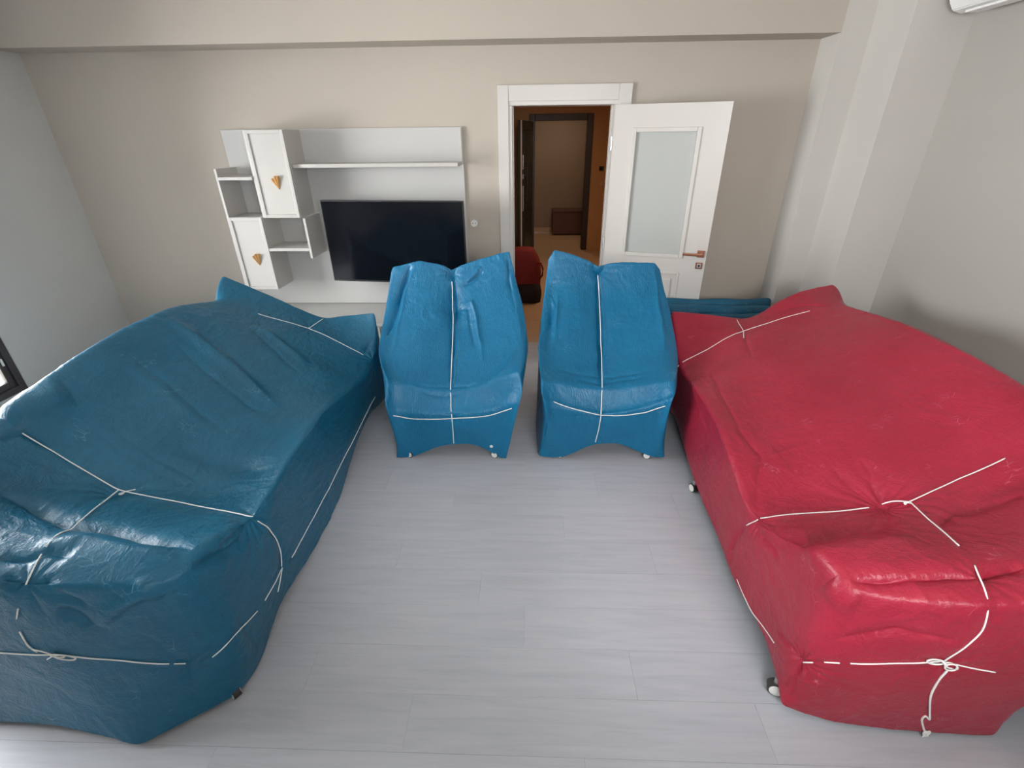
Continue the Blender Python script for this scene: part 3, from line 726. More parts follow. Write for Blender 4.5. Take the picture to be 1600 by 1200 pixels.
    [(0.091, 3.1, 0.759), (0.192, 3.1, 0.768), (0.349, 3.1, 0.768), (0.491, 3.1, 0.745), (0.699, 3.1, 0.759), (0.898, 3.1, 0.796), (0.976, 3.1, 0.76)],
    [(0.119, 3.28, 0.931), (0.191, 3.28, 0.94), (0.357, 3.28, 0.931), (0.499, 3.28, 0.894), (0.716, 3.28, 0.921), (0.896, 3.28, 0.939), (0.954, 3.28, 0.907)],
    [(0.141, 3.38, 1.096), (0.184, 3.38, 1.168), (0.324, 3.38, 1.132), (0.49, 3.38, 1.068), (0.673, 3.38, 1.081), (0.884, 3.38, 1.076), (0.931, 3.38, 1.022)],
  ], 'rings': [
    [(0.082, 2.53, 0.507), (0.138, 2.53, 0.463), (0.289, 2.53, 0.409), (0.455, 2.53, 0.383), (0.629, 2.53, 0.403), (0.819, 2.53, 0.468), (0.885, 2.53, 0.512), (0.97, 2.85, 0.45), (0.98, 3.1, 0.52), (0.96, 3.28, 0.6), (0.931, 3.42, 0.6), (0.884, 3.42, 0.6), (0.673, 3.42, 0.6), (0.49, 3.42, 0.6), (0.324, 3.42, 0.6), (0.184, 3.42, 0.6), (0.141, 3.42, 0.6), (0.1, 3.28, 0.6), (0.08, 3.1, 0.52), (0.09, 2.85, 0.48)],
    [(0.099, 2.5, 0.398), (0.155, 2.5, 0.38), (0.289, 2.5, 0.363), (0.449, 2.5, 0.356), (0.628, 2.5, 0.366), (0.819, 2.5, 0.413), (0.856, 2.5, 0.423), (0.93, 2.83, 0.3), (0.95, 3.08, 0.3), (0.93, 3.26, 0.3), (0.931, 3.44, 0.32), (0.884, 3.44, 0.32), (0.673, 3.44, 0.32), (0.49, 3.44, 0.32), (0.324, 3.44, 0.32), (0.184, 3.44, 0.32), (0.141, 3.44, 0.32), (0.12, 3.26, 0.3), (0.07, 3.08, 0.3), (0.08, 2.83, 0.3)],
    [(0.079, 2.535, 0.031), (0.234, 2.535, 0.023), (0.379, 2.535, 0.101), (0.484, 2.535, 0.127), (0.607, 2.535, 0.119), (0.78, 2.535, 0.041), (0.884, 2.535, 0.032), (0.92, 2.81, 0.05), (0.93, 3.06, 0.05), (0.93, 3.24, 0.05), (0.931, 3.46, 0.05), (0.884, 3.46, 0.05), (0.673, 3.46, 0.05), (0.49, 3.46, 0.05), (0.324, 3.46, 0.05), (0.184, 3.46, 0.05), (0.141, 3.46, 0.05), (0.1, 3.24, 0.04), (0.07, 3.06, 0.04), (0.06, 2.81, 0.04)],
  ], 'sharp': [(28, 0.7), (29, 0.7), (31, 0.7), (33, 0.7), (34, 0.7), (22, 0.5), (26, 0.5), (75, 0.9), (81, 0.9), (7, 0.3), (13, 0.3)], 'creases': [(8, 15, 0.7), (15, 22, 0.7), (22, 29, 0.7), (12, 19, 0.6), (19, 26, 0.6), (26, 33, 0.6)]},
}
TAIL = [(1.286, 0.922, 0.422), (1.285, 0.925, 0.363), (1.301, 0.931, 0.277), (1.336, 0.938, 0.190), (1.370, 0.945, 0.114), (1.348, 0.944, 0.135), (1.347, 0.946, 0.110), (1.376, 0.951, 0.055), (1.393, 0.953, 0.026)]
STROKES = {
  'blue_sofa': [
    ('g', 0.075, 0.03, [(-2.088, 1.539, 0.907), (-2.045, 1.652, 0.916), (-2.000, 1.748, 0.899)]),
    ('c', 0.02, -0.02, [(-2.040, 1.455, 0.858), (-2.020, 1.526, 0.859), (-1.936, 1.523, 0.781)]),
    ('g', 0.035, 0.028, [(-2.047, 2.493, 0.992), (-1.927, 2.473, 0.888), (-1.745, 2.418, 0.764), (-1.526, 2.273, 0.664), (-1.359, 2.157, 0.602)]),
    ('c', 0.018, -0.014, [(-1.958, 2.357, 0.915), (-1.810, 2.300, 0.795), (-1.638, 2.207, 0.710), (-1.433, 2.105, 0.620), (-1.333, 2.114, 0.596)]),
    ('c', 0.012, -0.008, [(-2.009, 2.101, 0.951), (-1.830, 2.069, 0.796), (-1.592, 1.946, 0.677), (-1.391, 1.857, 0.588)]),
    ('g', 0.03, 0.01, [(-2.010, 2.060, 0.949), (-1.831, 2.024, 0.795), (-1.596, 1.900, 0.676)]),
    ('c', 0.012, -0.007, [(-1.872, 1.729, 0.790), (-1.746, 1.675, 0.709), (-1.608, 1.627, 0.636), (-1.466, 1.596, 0.572), (-1.184, 1.516, 0.559)]),
    ('c', 0.01, -0.006, [(-1.870, 1.666, 0.775), (-1.753, 1.622, 0.696), (-1.606, 1.576, 0.620), (-1.441, 1.551, 0.559)]),
    ('c', 0.01, -0.006, [(-1.862, 1.611, 0.752), (-1.749, 1.571, 0.676), (-1.614, 1.526, 0.613)]),
    ('g', 0.03, 0.018, [(-1.785, 2.906, 0.782), (-1.596, 2.786, 0.705), (-1.389, 2.666, 0.607)]),
    ('c', 0.014, -0.01, [(-1.790, 2.835, 0.787), (-1.592, 2.689, 0.702), (-1.385, 2.544, 0.609)]),
    ('c', 0.022, -0.045, [(-1.908, 1.277, 0.764), (-1.821, 1.266, 0.725), (-1.605, 1.190, 0.709), (-1.450, 1.177, 0.695), (-1.254, 1.127, 0.696), (-1.106, 1.095, 0.684)]),
    ('g', 0.04, 0.02, [(-1.564, 1.056, 0.743), (-1.451, 1.088, 0.726), (-1.348, 1.077, 0.719), (-1.251, 1.070, 0.707), (-1.116, 1.044, 0.681)]),
    ('c', 0.016, -0.03, [(-1.057, 1.344, 0.582), (-1.055, 1.279, 0.561), (-1.059, 1.189, 0.584), (-1.068, 1.098, 0.637), (-1.084, 1.052, 0.667)]),
    ('c', 0.01, -0.016, [(-1.063, 1.344, 0.595), (-1.056, 1.245, 0.605), (-1.062, 1.159, 0.632)]),
    ('c', 0.014, -0.022, [(-1.439, 0.918, 0.616), (-1.394, 0.922, 0.582), (-1.369, 0.925, 0.540)]),
    ('g', 0.028, 0.022, [(-1.354, 0.928, 0.542), (-1.271, 0.947, 0.604), (-1.186, 0.966, 0.650), (-1.141, 0.982, 0.608)]),
    ('c', 0.014, -0.022, [(-1.621, 0.992, 0.754), (-1.549, 0.997, 0.745), (-1.508, 1.028, 0.740), (-1.425, 1.013, 0.731)]),
    ('c', 0.012, -0.016, [(-1.490, 0.921, 0.714), (-1.444, 0.937, 0.718), (-1.401, 0.925, 0.658), (-1.349, 0.931, 0.607)]),
    ('c', 0.012, -0.016, [(-1.563, 0.926, 0.736), (-1.517, 0.918, 0.711), (-1.489, 0.921, 0.716)]),
    ('c', 0.01, -0.014, [(-1.061, 1.409, 0.478), (-1.066, 1.447, 0.375), (-1.071, 1.454, 0.280), (-1.073, 1.432, 0.226)]),
    ('c', 0.008, -0.01, [(-1.170, 0.966, 0.266), (-1.180, 0.956, 0.190), (-1.194, 0.940, 0.101)]),
    ('c', 0.012, 0.01, [(-1.117, 3.002, 0.478), (-1.110, 2.560, 0.496), (-1.100, 2.111, 0.584), (-1.090, 1.783, 0.588), (-1.079, 1.536, 0.578), (-1.061, 1.355, 0.591)]),
    ('c', 0.01, -0.012, [(-1.121, 3.199, 0.623), (-1.164, 3.098, 0.540), (-1.161, 2.889, 0.487)]),
    ('g', 0.05, -0.015, [(-1.153, 1.656, 0.575), (-1.421, 1.716, 0.579), (-1.542, 1.720, 0.628), (-1.657, 1.719, 0.680)]),
    ('c', 0.012, -0.01, [(-1.069, 1.157, 0.086), (-1.051, 1.100, 0.269), (-1.053, 1.090, 0.372)]),
  ],
  'red_sofa': [
    ('c', 0.01, 0.008, [(1.035, 2.902, 0.491), (1.003, 2.481, 0.534), (0.985, 2.167, 0.557), (0.963, 1.871, 0.535), (0.970, 1.671, 0.480), (0.961, 1.523, 0.466)]),
    ('c', 0.012, -0.012, [(1.154, 2.732, 0.552), (1.086, 2.279, 0.571), (1.060, 1.989, 0.564), (1.084, 1.833, 0.547), (1.018, 1.687, 0.493), (0.965, 1.532, 0.465)]),
    ('c', 0.01, 0.006, [(1.080, 1.822, 0.544), (1.213, 1.856, 0.569), (1.332, 1.870, 0.607)]),
    ('g', 0.05, -0.03, [(0.943, 1.439, 0.453), (0.972, 1.239, 0.625), (1.187, 1.332, 0.598), (1.366, 1.372, 0.623)]),
    ('g', 0.05, 0.016, [(0.938, 1.171, 0.622), (1.002, 1.146, 0.680), (1.113, 1.177, 0.678), (1.201, 1.176, 0.688), (1.288, 1.175, 0.699)]),
    ('c', 0.016, -0.026, [(0.982, 1.024, 0.676), (1.064, 1.015, 0.697), (1.147, 1.011, 0.715), (1.230, 1.007, 0.728), (1.305, 0.995, 0.734)]),
    ('c', 0.014, -0.024, [(1.317, 0.994, 0.735), (1.387, 1.017, 0.741), (1.465, 1.036, 0.746)]),
    ('c', 0.016, -0.022, [(1.418, 1.265, 0.678), (1.514, 1.337, 0.671), (1.600, 1.354, 0.684), (1.710, 1.376, 0.705), (1.787, 1.387, 0.727)]),
    ('g', 0.05, -0.018, [(1.512, 1.347, 0.668), (1.699, 1.424, 0.694), (1.862, 1.485, 0.752)]),
    ('c', 0.012, -0.016, [(0.948, 1.564, 0.383), (0.949, 1.617, 0.262), (0.949, 1.630, 0.159), (0.946, 1.581, 0.109)]),
    ('c', 0.01, -0.012, [(0.946, 1.517, 0.429), (0.943, 1.407, 0.451), (0.940, 1.292, 0.482)]),
    ('c', 0.01, -0.01, [(0.999, 1.493, 0.481), (0.948, 1.319, 0.564)]),
    ('c', 0.01, -0.012, [(1.332, 1.710, 0.586), (1.348, 1.573, 0.577), (1.379, 1.472, 0.599)]),
    ('c', 0.01, -0.012, [(1.441, 1.714, 0.636), (1.416, 1.587, 0.610), (1.387, 1.473, 0.602)]),
    ('c', 0.01, 0.01, [(1.487, 1.601, 0.639), (1.433, 1.529, 0.615), (1.390, 1.471, 0.603)]),
    ('c', 0.01, -0.012, [(0.932, 1.164, 0.247), (0.921, 1.077, 0.285), (0.932, 1.016, 0.294)]),
    ('c', 0.01, -0.012, [(0.933, 1.015, 0.289), (0.943, 1.015, 0.184), (0.952, 1.011, 0.074)]),
    ('c', 0.008, -0.008, [(0.937, 1.022, 0.190), (0.934, 1.047, 0.069)]),
    ('g', 0.04, 0.014, [(0.947, 1.058, 0.633), (0.960, 1.022, 0.620), (0.999, 0.990, 0.619)]),
    ('c', 0.012, -0.012, [(1.482, 3.256, 0.703), (1.465, 3.071, 0.692), (1.378, 2.702, 0.655)]),
    ('c', 0.01, 0.01, [(2.119, 3.308, 0.912), (2.073, 3.080, 0.866), (2.060, 2.577, 0.932), (2.055, 2.335, 0.943), (2.068, 2.148, 0.945), (2.074, 1.978, 0.937), (2.095, 1.842, 0.923)]),
    ('c', 0.01, -0.012, [(2.020, 3.100, 0.859), (1.854, 3.173, 0.835), (1.673, 3.209, 0.758)]),
    ('c', 0.01, -0.008, [(0.986, 2.305, 0.459), (0.975, 2.145, 0.458), (0.974, 2.146, 0.374)]),
    ('c', 0.012, -0.01, [(0.973, 0.990, 0.452), (1.037, 0.965, 0.514), (1.103, 0.948, 0.564), (1.182, 0.931, 0.569), (1.267, 0.920, 0.566)]),
  ],
  'chair_a': [
    ('c', 0.012, -0.05, [(-0.541, 3.375, 1.043), (-0.538, 3.303, 0.926), (-0.526, 3.191, 0.806), (-0.512, 2.944, 0.632), (-0.479, 2.624, 0.488)]),
    ('c', 0.008, -0.006, [(-0.479, 2.624, 0.488), (-0.472, 2.499, 0.329), (-0.467, 2.533, 0.123)]),
    ('g', 0.05, -0.02, [(-0.539, 3.328, 0.965), (-0.526, 3.191, 0.806), (-0.468, 2.990, 0.660)]),
    ('c', 0.01, 0.014, [(-0.817, 3.366, 1.076), (-0.876, 3.280, 0.909), (-0.905, 3.077, 0.719), (-0.907, 2.849, 0.597)]),
    ('c', 0.016, -0.055, [(-0.846, 3.369, 1.075), (-0.864, 3.348, 1.030), (-0.930, 3.253, 0.870), (-0.961, 3.010, 0.674)]),
    ('c', 0.01, -0.016, [(-0.148, 3.363, 1.128), (-0.129, 3.280, 0.978), (-0.085, 3.100, 0.814)]),
    ('c', 0.01, 0.016, [(-0.437, 3.318, 0.968), (-0.381, 3.336, 1.018), (-0.335, 3.350, 1.060)]),
    ('c', 0.01, -0.016, [(-0.464, 3.305, 0.939), (-0.399, 3.311, 0.969), (-0.321, 3.333, 1.032)]),
    ('c', 0.01, 0.02, [(-0.477, 3.212, 0.827), (-0.400, 3.222, 0.852), (-0.357, 3.106, 0.756), (-0.326, 2.970, 0.669), (-0.296, 2.789, 0.581)]),
    ('c', 0.01, -0.014, [(-0.500, 3.203, 0.816), (-0.430, 3.188, 0.812), (-0.399, 3.071, 0.722), (-0.356, 2.906, 0.625)]),
    ('c', 0.01, -0.012, [(-0.742, 2.612, 0.511), (-0.622, 2.611, 0.494), (-0.479, 2.624, 0.488), (-0.320, 2.617, 0.507)]),
    ('c', 0.012, 0.01, [(-0.071, 2.825, 0.661), (-0.140, 2.677, 0.594), (-0.238, 2.603, 0.528)]),
    ('c', 0.008, -0.006, [(-0.826, 2.488, 0.342), (-0.659, 2.502, 0.316), (-0.472, 2.499, 0.329), (-0.268, 2.501, 0.344), (-0.076, 2.483, 0.407)]),
    ('c', 0.008, -0.008, [(-0.700, 2.576, 0.462), (-0.539, 2.567, 0.436), (-0.419, 2.577, 0.450)]),
  ],
  'chair_b': [
    ('c', 0.012, -0.05, [(0.483, 3.375, 1.072), (0.499, 3.279, 0.894), (0.491, 3.101, 0.745), (0.474, 2.849, 0.584), (0.453, 2.613, 0.500)]),
    ('g', 0.035, -0.016, [(0.499, 3.344, 1.005), (0.513, 3.101, 0.745), (0.499, 2.849, 0.584)]),
    ('c', 0.008, -0.006, [(0.453, 2.613, 0.500), (0.449, 2.499, 0.356), (0.438, 2.533, 0.133)]),
    ('c', 0.01, 0.014, [(0.204, 3.242, 0.896), (0.192, 3.100, 0.768), (0.163, 2.850, 0.620)]),
    ('c', 0.016, -0.035, [(0.172, 3.295, 0.973), (0.152, 3.093, 0.761), (0.124, 2.820, 0.619)]),
    ('c', 0.01, 0.014, [(0.154, 3.235, 0.889), (0.180, 3.171, 0.827), (0.164, 3.049, 0.731)]),
    ('c', 0.01, -0.012, [(0.192, 2.722, 0.565), (0.305, 2.711, 0.544), (0.467, 2.697, 0.524), (0.647, 2.705, 0.544), (0.804, 2.705, 0.572)]),
    ('c', 0.01, -0.01, [(0.282, 2.669, 0.533), (0.421, 2.645, 0.510), (0.602, 2.663, 0.525), (0.757, 2.660, 0.549)]),
    ('c', 0.01, 0.01, [(0.882, 3.358, 1.055), (0.896, 3.280, 0.939), (0.901, 3.064, 0.773), (0.883, 2.851, 0.640)]),
    ('c', 0.01, -0.016, [(0.901, 3.358, 1.045), (0.922, 3.201, 0.863), (0.925, 2.940, 0.684)]),
    ('c', 0.008, -0.006, [(0.150, 2.495, 0.383), (0.289, 2.502, 0.353), (0.450, 2.500, 0.346), (0.629, 2.502, 0.356), (0.832, 2.489, 0.411)]),
    ('c', 0.008, -0.01, [(0.131, 2.481, 0.364), (0.104, 2.519, 0.198), (0.099, 2.529, 0.067)]),
  ],
}
PINCHES = {
  'blue_sofa': [
    (0.16, 14, 0.006, -0.03, (-1.658, 1.449, 0.629)),
    (0.16, 12, 0.01, -0.03, (-1.060, 1.353, 0.589)),
    (0.14, 10, 0.01, -0.02, (-1.105, 3.038, 0.476)),
    (0.12, 9, 0.007, -0.015, (-1.164, 0.969, 0.262)),
    (0.12, 9, 0.007, -0.012, (-1.489, 0.921, 0.716)),
    (0.1, 10, 0.006, -0.01, (-1.549, 3.094, 0.697)),
    (0.12, 9, 0.006, -0.01, (-1.072, 1.437, 0.240)),
  ],
  'red_sofa': [
    (0.2, 17, 0.009, -0.035, (1.384, 1.469, 0.602)),
    (0.13, 11, 0.008, -0.02, (0.950, 1.504, 0.466)),
    (0.14, 11, 0.008, -0.015, (0.932, 1.016, 0.294)),
    (0.1, 9, 0.006, -0.012, (1.465, 3.071, 0.692)),
    (0.12, 9, 0.006, -0.012, (1.320, 0.998, 0.735)),
    (0.1, 9, 0.006, -0.01, (1.267, 0.922, 0.453)),
  ],
  'chair_a': [
    (0.12, 14, 0.007, -0.02, (-0.526, 3.191, 0.806)),
    (0.1, 12, 0.006, -0.02, (-0.549, 3.357, 1.013)),
    (0.1, 12, 0.004, -0.01, (-0.471, 2.500, 0.347)),
  ],
  'chair_b': [
    (0.1, 12, 0.007, -0.03, (0.494, 3.359, 1.037)),
    (0.12, 12, 0.004, -0.01, (0.449, 2.499, 0.365)),
  ],
}
STRINGS = {
  'blue_sofa': [
    [(-2.016, 1.519, 0.854), (-1.911, 1.513, 0.756), (-1.658, 1.449, 0.629), (-1.400, 1.447, 0.564), (-1.060, 1.351, 0.592)],
    [(-1.056, 1.363, 0.557), (-1.061, 1.409, 0.478), (-1.066, 1.447, 0.375), (-1.071, 1.454, 0.280), (-1.073, 1.432, 0.226)],
    [(-1.658, 1.449, 0.629), (-1.583, 1.223, 0.693), (-1.522, 1.043, 0.740)],
    [(-1.517, 1.016, 0.742), (-1.497, 0.964, 0.734), (-1.490, 0.923, 0.717)],
    [(-1.544, 0.911, 0.628), (-1.568, 0.909, 0.585)],
    [(-1.582, 0.906, 0.528), (-1.591, 0.901, 0.455), (-1.568, 0.899, 0.433)],
    [(-1.711, 0.906, 0.417), (-1.499, 0.899, 0.422), (-1.350, 0.916, 0.378), (-1.215, 0.950, 0.308)],
    [(-1.205, 0.954, 0.300), (-1.177, 0.964, 0.281)],
    [(-1.108, 0.999, 0.267), (-1.057, 1.052, 0.308), (-1.064, 1.201, 0.240)],
    [(-1.068, 1.263, 0.224), (-1.071, 1.337, 0.220), (-1.074, 1.434, 0.216)],
    [(-1.074, 1.434, 0.216), (-1.075, 1.393, 0.191), (-1.077, 1.357, 0.156)],
    [(-1.078, 1.516, 0.188), (-1.086, 1.875, 0.191), (-1.096, 2.418, 0.204), (-1.108, 2.954, 0.225)],
    [(-1.861, 3.054, 0.815), (-1.719, 3.077, 0.760), (-1.549, 3.094, 0.697)],
    [(-1.549, 3.094, 0.697), (-1.360, 3.070, 0.610), (-1.169, 3.041, 0.515)],
    [(-1.509, 3.263, 0.703), (-1.528, 3.178, 0.699), (-1.549, 3.094, 0.697)],
  ],
  'red_sofa': [
    [(1.026, 2.953, 0.477), (1.207, 2.975, 0.591), (1.465, 3.071, 0.692)],
    [(1.465, 3.071, 0.692), (1.664, 3.090, 0.755), (1.876, 3.086, 0.824)],
    [(1.487, 3.256, 0.703), (1.465, 3.071, 0.692), (1.430, 2.975, 0.680)],
    [(0.966, 1.512, 0.470), (1.140, 1.504, 0.502), (1.282, 1.472, 0.558), (1.335, 1.459, 0.584)],
    [(0.948, 1.554, 0.390), (0.954, 1.507, 0.467)],
    [(1.384, 1.469, 0.602), (1.424, 1.464, 0.617), (1.457, 1.441, 0.631)],
    [(1.457, 1.441, 0.631), (1.681, 1.515, 0.685), (1.851, 1.553, 0.754)],
    [(1.460, 1.440, 0.632), (1.414, 1.277, 0.672), (1.351, 1.121, 0.726)],
    [(1.328, 1.039, 0.739), (1.306, 0.976, 0.730), (1.285, 0.924, 0.701), (1.303, 0.919, 0.613), (1.281, 0.919, 0.529), (1.263, 0.922, 0.459)],
    [(0.935, 1.012, 0.298), (0.952, 0.996, 0.323)],
    [(0.975, 0.983, 0.347), (1.009, 0.968, 0.371)],
    [(1.033, 0.961, 0.384), (1.143, 0.936, 0.431), (1.255, 0.922, 0.461)],
    [(1.266, 0.922, 0.457), (1.333, 0.919, 0.448), (1.420, 0.918, 0.430)],
    [(0.944, 1.507, 0.112), (0.943, 1.459, 0.109), (0.942, 1.333, 0.117), (0.931, 1.149, 0.195)],
  ],
  'chair_a': [
    [(-0.548, 3.328, 0.965), (-0.526, 3.191, 0.806), (-0.512, 2.944, 0.632), (-0.487, 2.624, 0.488), (-0.472, 2.499, 0.329), (-0.479, 2.533, 0.123)],
    [(-0.835, 2.483, 0.359), (-0.740, 2.506, 0.322), (-0.609, 2.499, 0.323), (-0.472, 2.499, 0.329)],
    [(-0.472, 2.499, 0.329), (-0.336, 2.499, 0.340), (-0.216, 2.504, 0.356), (-0.096, 2.497, 0.408)],
  ],
  'chair_b': [
    [(0.490, 3.344, 1.005), (0.499, 3.279, 0.894), (0.495, 3.101, 0.745), (0.483, 2.850, 0.584), (0.461, 2.613, 0.500), (0.449, 2.499, 0.356)],
    [(0.449, 2.499, 0.356), (0.444, 2.515, 0.243), (0.433, 2.531, 0.144)],
    [(0.154, 2.516, 0.443), (0.287, 2.507, 0.396), (0.449, 2.499, 0.361)],
    [(0.449, 2.499, 0.361), (0.628, 2.501, 0.366), (0.724, 2.506, 0.382), (0.829, 2.492, 0.436)],
  ],
}
# ================================================================ wrapped sofas and armchairs
rng = np.random.RandomState(3)
PERM = rng.permutation(256); PERM = np.concatenate([PERM, PERM, PERM])
GRAD = rng.normal(size=(256, 3)); GRAD /= np.linalg.norm(GRAD, axis=1)[:, None]
def perlin(p):
    i = np.floor(p).astype(int); f = p-i; i &= 255
    u = f*f*f*(f*(f*6-15)+10)
    out = 0
    for dx in (0, 1):
        for dy in (0, 1):
            for dz in (0, 1):
                h = PERM[PERM[PERM[(i[:, 0]+dx) & 255]+((i[:, 1]+dy) & 255)]+((i[:, 2]+dz) & 255)]
                g = GRAD[h]; d = f-np.array([dx, dy, dz])
                w = (u[:, 0] if dx else 1-u[:, 0])*(u[:, 1] if dy else 1-u[:, 1])*(u[:, 2] if dz else 1-u[:, 2])
                out = out+w*(g*d).sum(1)
    return out
def ridged(p): return 1-2*np.abs(perlin(p))
def polyline_dist(P, pts):
    """distance to a polyline and position 0..1 along it"""
    pts = np.array(pts, float); best = np.full(len(P), 9.0); pos = np.zeros(len(P))
    L = np.r_[0, np.cumsum(np.linalg.norm(np.diff(pts, axis=0), axis=1))]; tot = max(L[-1], 1e-6)
    for k in range(len(pts)-1):
        a, b_ = pts[k], pts[k+1]; d = b_-a; dd = max(d@d, 1e-9)
        t = np.clip((P-a)@d/dd, 0, 1); q = a+t[:, None]*d; s = np.linalg.norm(P-q, axis=1)
        m = s < best; best[m] = s[m]; pos[m] = (L[k]+t[m]*math.sqrt(dd))[...]/tot
    return best, pos
def wrap_cover(key, level, rim, amp, mat, parent, seed, stretch=(1, 1, 1)):
    me = smooth_cover(CAGES[key], level, rim)
    nv = len(me.vertices)
    co = np.empty(nv*3); me.vertices.foreach_get('co', co); co = co.reshape(-1, 3)
    no = np.empty(nv*3); me.vertices.foreach_get('normal', no); no = no.reshape(-1, 3)
    disp = np.zeros(nv)
    for kind, w, depth, pts in STROKES[key]:
        lo = np.min(pts, axis=0)-w*5; hi = np.max(pts, axis=0)+w*5
        idx = np.where(((co > lo) & (co < hi)).all(1))[0]
        if len(idx) == 0 or len(pts) < 2: continue
        P = co[idx]
        P = P+.012*np.stack([perlin(P*9+seed+k*17) for k in range(3)], 1)   # slightly wandering line
        d, s = polyline_dist(P, pts)
        taper = np.clip(np.minimum(s, 1-s)/.22, 0, 1)**.7
        prof = np.exp(-(d/w)**2) if kind == 'g' else np.exp(-d/w)
        disp[idx] += depth*prof*taper
    for R_, pleats, a, dip, c in PINCHES[key]:
        c = np.array(c); v = co-c; r = np.linalg.norm(v, axis=1); idx = np.where(r < R_*3)[0]
        n0 = no[np.argmin(r)]; t1 = np.cross(n0, [0.3, .2, .9]); t1 /= np.linalg.norm(t1); t2 = np.cross(n0, t1)
        th = np.arctan2(v[idx]@t2, v[idx]@t1); rr = r[idx]
        jit = perlin(co[idx]*6+seed*3)*2.5
        disp[idx] += a*np.abs(np.sin(th*pleats/2+jit))*np.exp(-rr/R_*1.6)*np.clip(rr/.02, 0, 1)+dip*np.exp(-(rr/(R_*.45))**2)
    st = np.array(stretch)
    q = co*st+seed*7.3
    warp = np.stack([perlin(co*3+31+seed), perlin(co*3+57+seed), perlin(co*3+91+seed)], 1)
    mask = np.clip(perlin(co*2.3+seed*5)*1.6+.5, 0.15, 1)
    disp += amp*(.0055*perlin(q*3.5+warp*.8)+mask*(.0034*ridged(q*8+warp*1.4)**3+.0020*ridged(q*17+warp*2)**2+.0011*ridged(q*36+warp*3)))
    co2 = co+no*disp[:, None]
    co2[:, 2] = np.maximum(co2[:, 2], .006)
    base = np.array(parent.location)
    bvh = BVHTree.FromPolygons([tuple(p) for p in co2], [tuple(p.vertices) for p in me.polygons])
    me.vertices.foreach_set('co', (co2-base).ravel()); me.update()
    me.polygons.foreach_set('use_smooth', np.ones(len(me.polygons), dtype=bool))
    me.materials.clear(); me.materials.append(mat)
    me.name = 'plastic_cover'
    ob = bpy.data.objects.new('plastic_cover', me); link(ob, parent)
    return ob, bvh
def smooth_pts(pts, per=.012):
    pts = [Vector(p) for p in pts]; out = []
    P = [2*pts[0]-pts[1]]+pts+[2*pts[-1]-pts[-2]]
    for i in range(1, len(P)-2):
        n = max(2, int((P[i+1]-P[i]).length/per))
        for k in range(n):
            t = k/n
            out.append(.5*((2*P[i])+(-P[i-1]+P[i+1])*t+(2*P[i-1]-5*P[i]+4*P[i+1]-P[i+2])*t*t+(-P[i-1]+3*P[i]-3*P[i+1]+P[i+2])*t**3))
    out.append(pts[-1]); return out
def on_cover(bvh, pts, r):
    """taut string: straight between its bends, lifted wherever the cover bulges through it"""
    pts = [Vector(p) for p in pts]; raw = []
    for a, b_ in zip(pts, pts[1:]):
        n = max(2, int((b_-a).length/.010)); raw += [a+(b_-a)*k/n for k in range(n)]
    raw.append(pts[-1]); out = []
    for q, p in enumerate(raw):
        h, n, i, d = bvh.find_nearest(p)
        if n.dot(p-CENTRE) < 0: n = -n
        g = (p-h).dot(n)
        if g < r*1.1: p = h+n*r*1.1
        elif g > .03: p = h+n*.03
        out.append(p)
    for _ in range(8):
        out = [out[0]]+[(out[i]*2+out[i-1]+out[i+1])/4 for i in range(1, len(out)-1)]+[out[-1]]
    return out
CENTRE = Vector()
def add_strings(key, bvh, parent, r):
    global CENTRE
    CENTRE = Vector((parent.location.x, parent.location.y, -.4))
    for pts in STRINGS[key]:
        if len(pts) < 2: continue
        bm = bmesh.new(); tube(bm, on_cover(bvh, pts, r), r, 6)
        obj_at('string', bm, M['string'], parent, smooth=True)
def loop_pts(c, u, v, a, b_, n=18, t0=0, t1=2*PI):
    return [c+u*(a*math.cos(t0+(t1-t0)*k/n))+v*(b_*math.sin(t0+(t1-t0)*k/n)) for k in range(n+1)]
def caster(parent, x, y, ang=0, s=1.0):
    bm = bmesh.new()
    d = Vector((math.cos(ang), math.sin(ang), 0)); c = Vector((x, y, .030*s))
    cyl(bm, c-d*.016*s, c+d*.016*s, .030*s, 20, mat=0)
    o = obj_at('caster', bm, M['tyre'], parent, 'white caster wheel with dark rim', smooth=False)
    bm = bmesh.new(); cyl(bm, c-d*.019*s, c+d*.019*s, .024*s, 20); obj_at('wheel_disc', bm, M['wheel'], o)
    bm = bmesh.new(); cyl(bm, c+Vector((0, 0, .02*s)), c+Vector((0, 0, .055)), .012*s, 10); obj_at('stem', bm, M['steel'], o)
def inner_body(parent, x0, x1, y0, y1, z0, z1):
    bm = bmesh.new(); box(bm, x0, x1, y0, y1, z0, z1, .03); obj_at('sofa_base', bm, M['inner_body'], parent, 'dark furniture base inside the wrapping')

t = thing('wrapped_sofa', (-1.6, 2.1, 0), 'long sofa wrapped in blue plastic and tied with white string, left side', 'sofa', 'plastic-wrapped sofas')
c, bvh = wrap_cover('blue_sofa', 6, .75, 1.0, M['blue_wrap'], t, 1, (1, .75, 1))
add_strings('blue_sofa', bvh, t, .0024)
bm = bmesh.new()
K = Vector(STRINGS['blue_sofa'][0][2]); h, n, i, d = bvh.find_nearest(K); n = n if n.z > 0 else -n
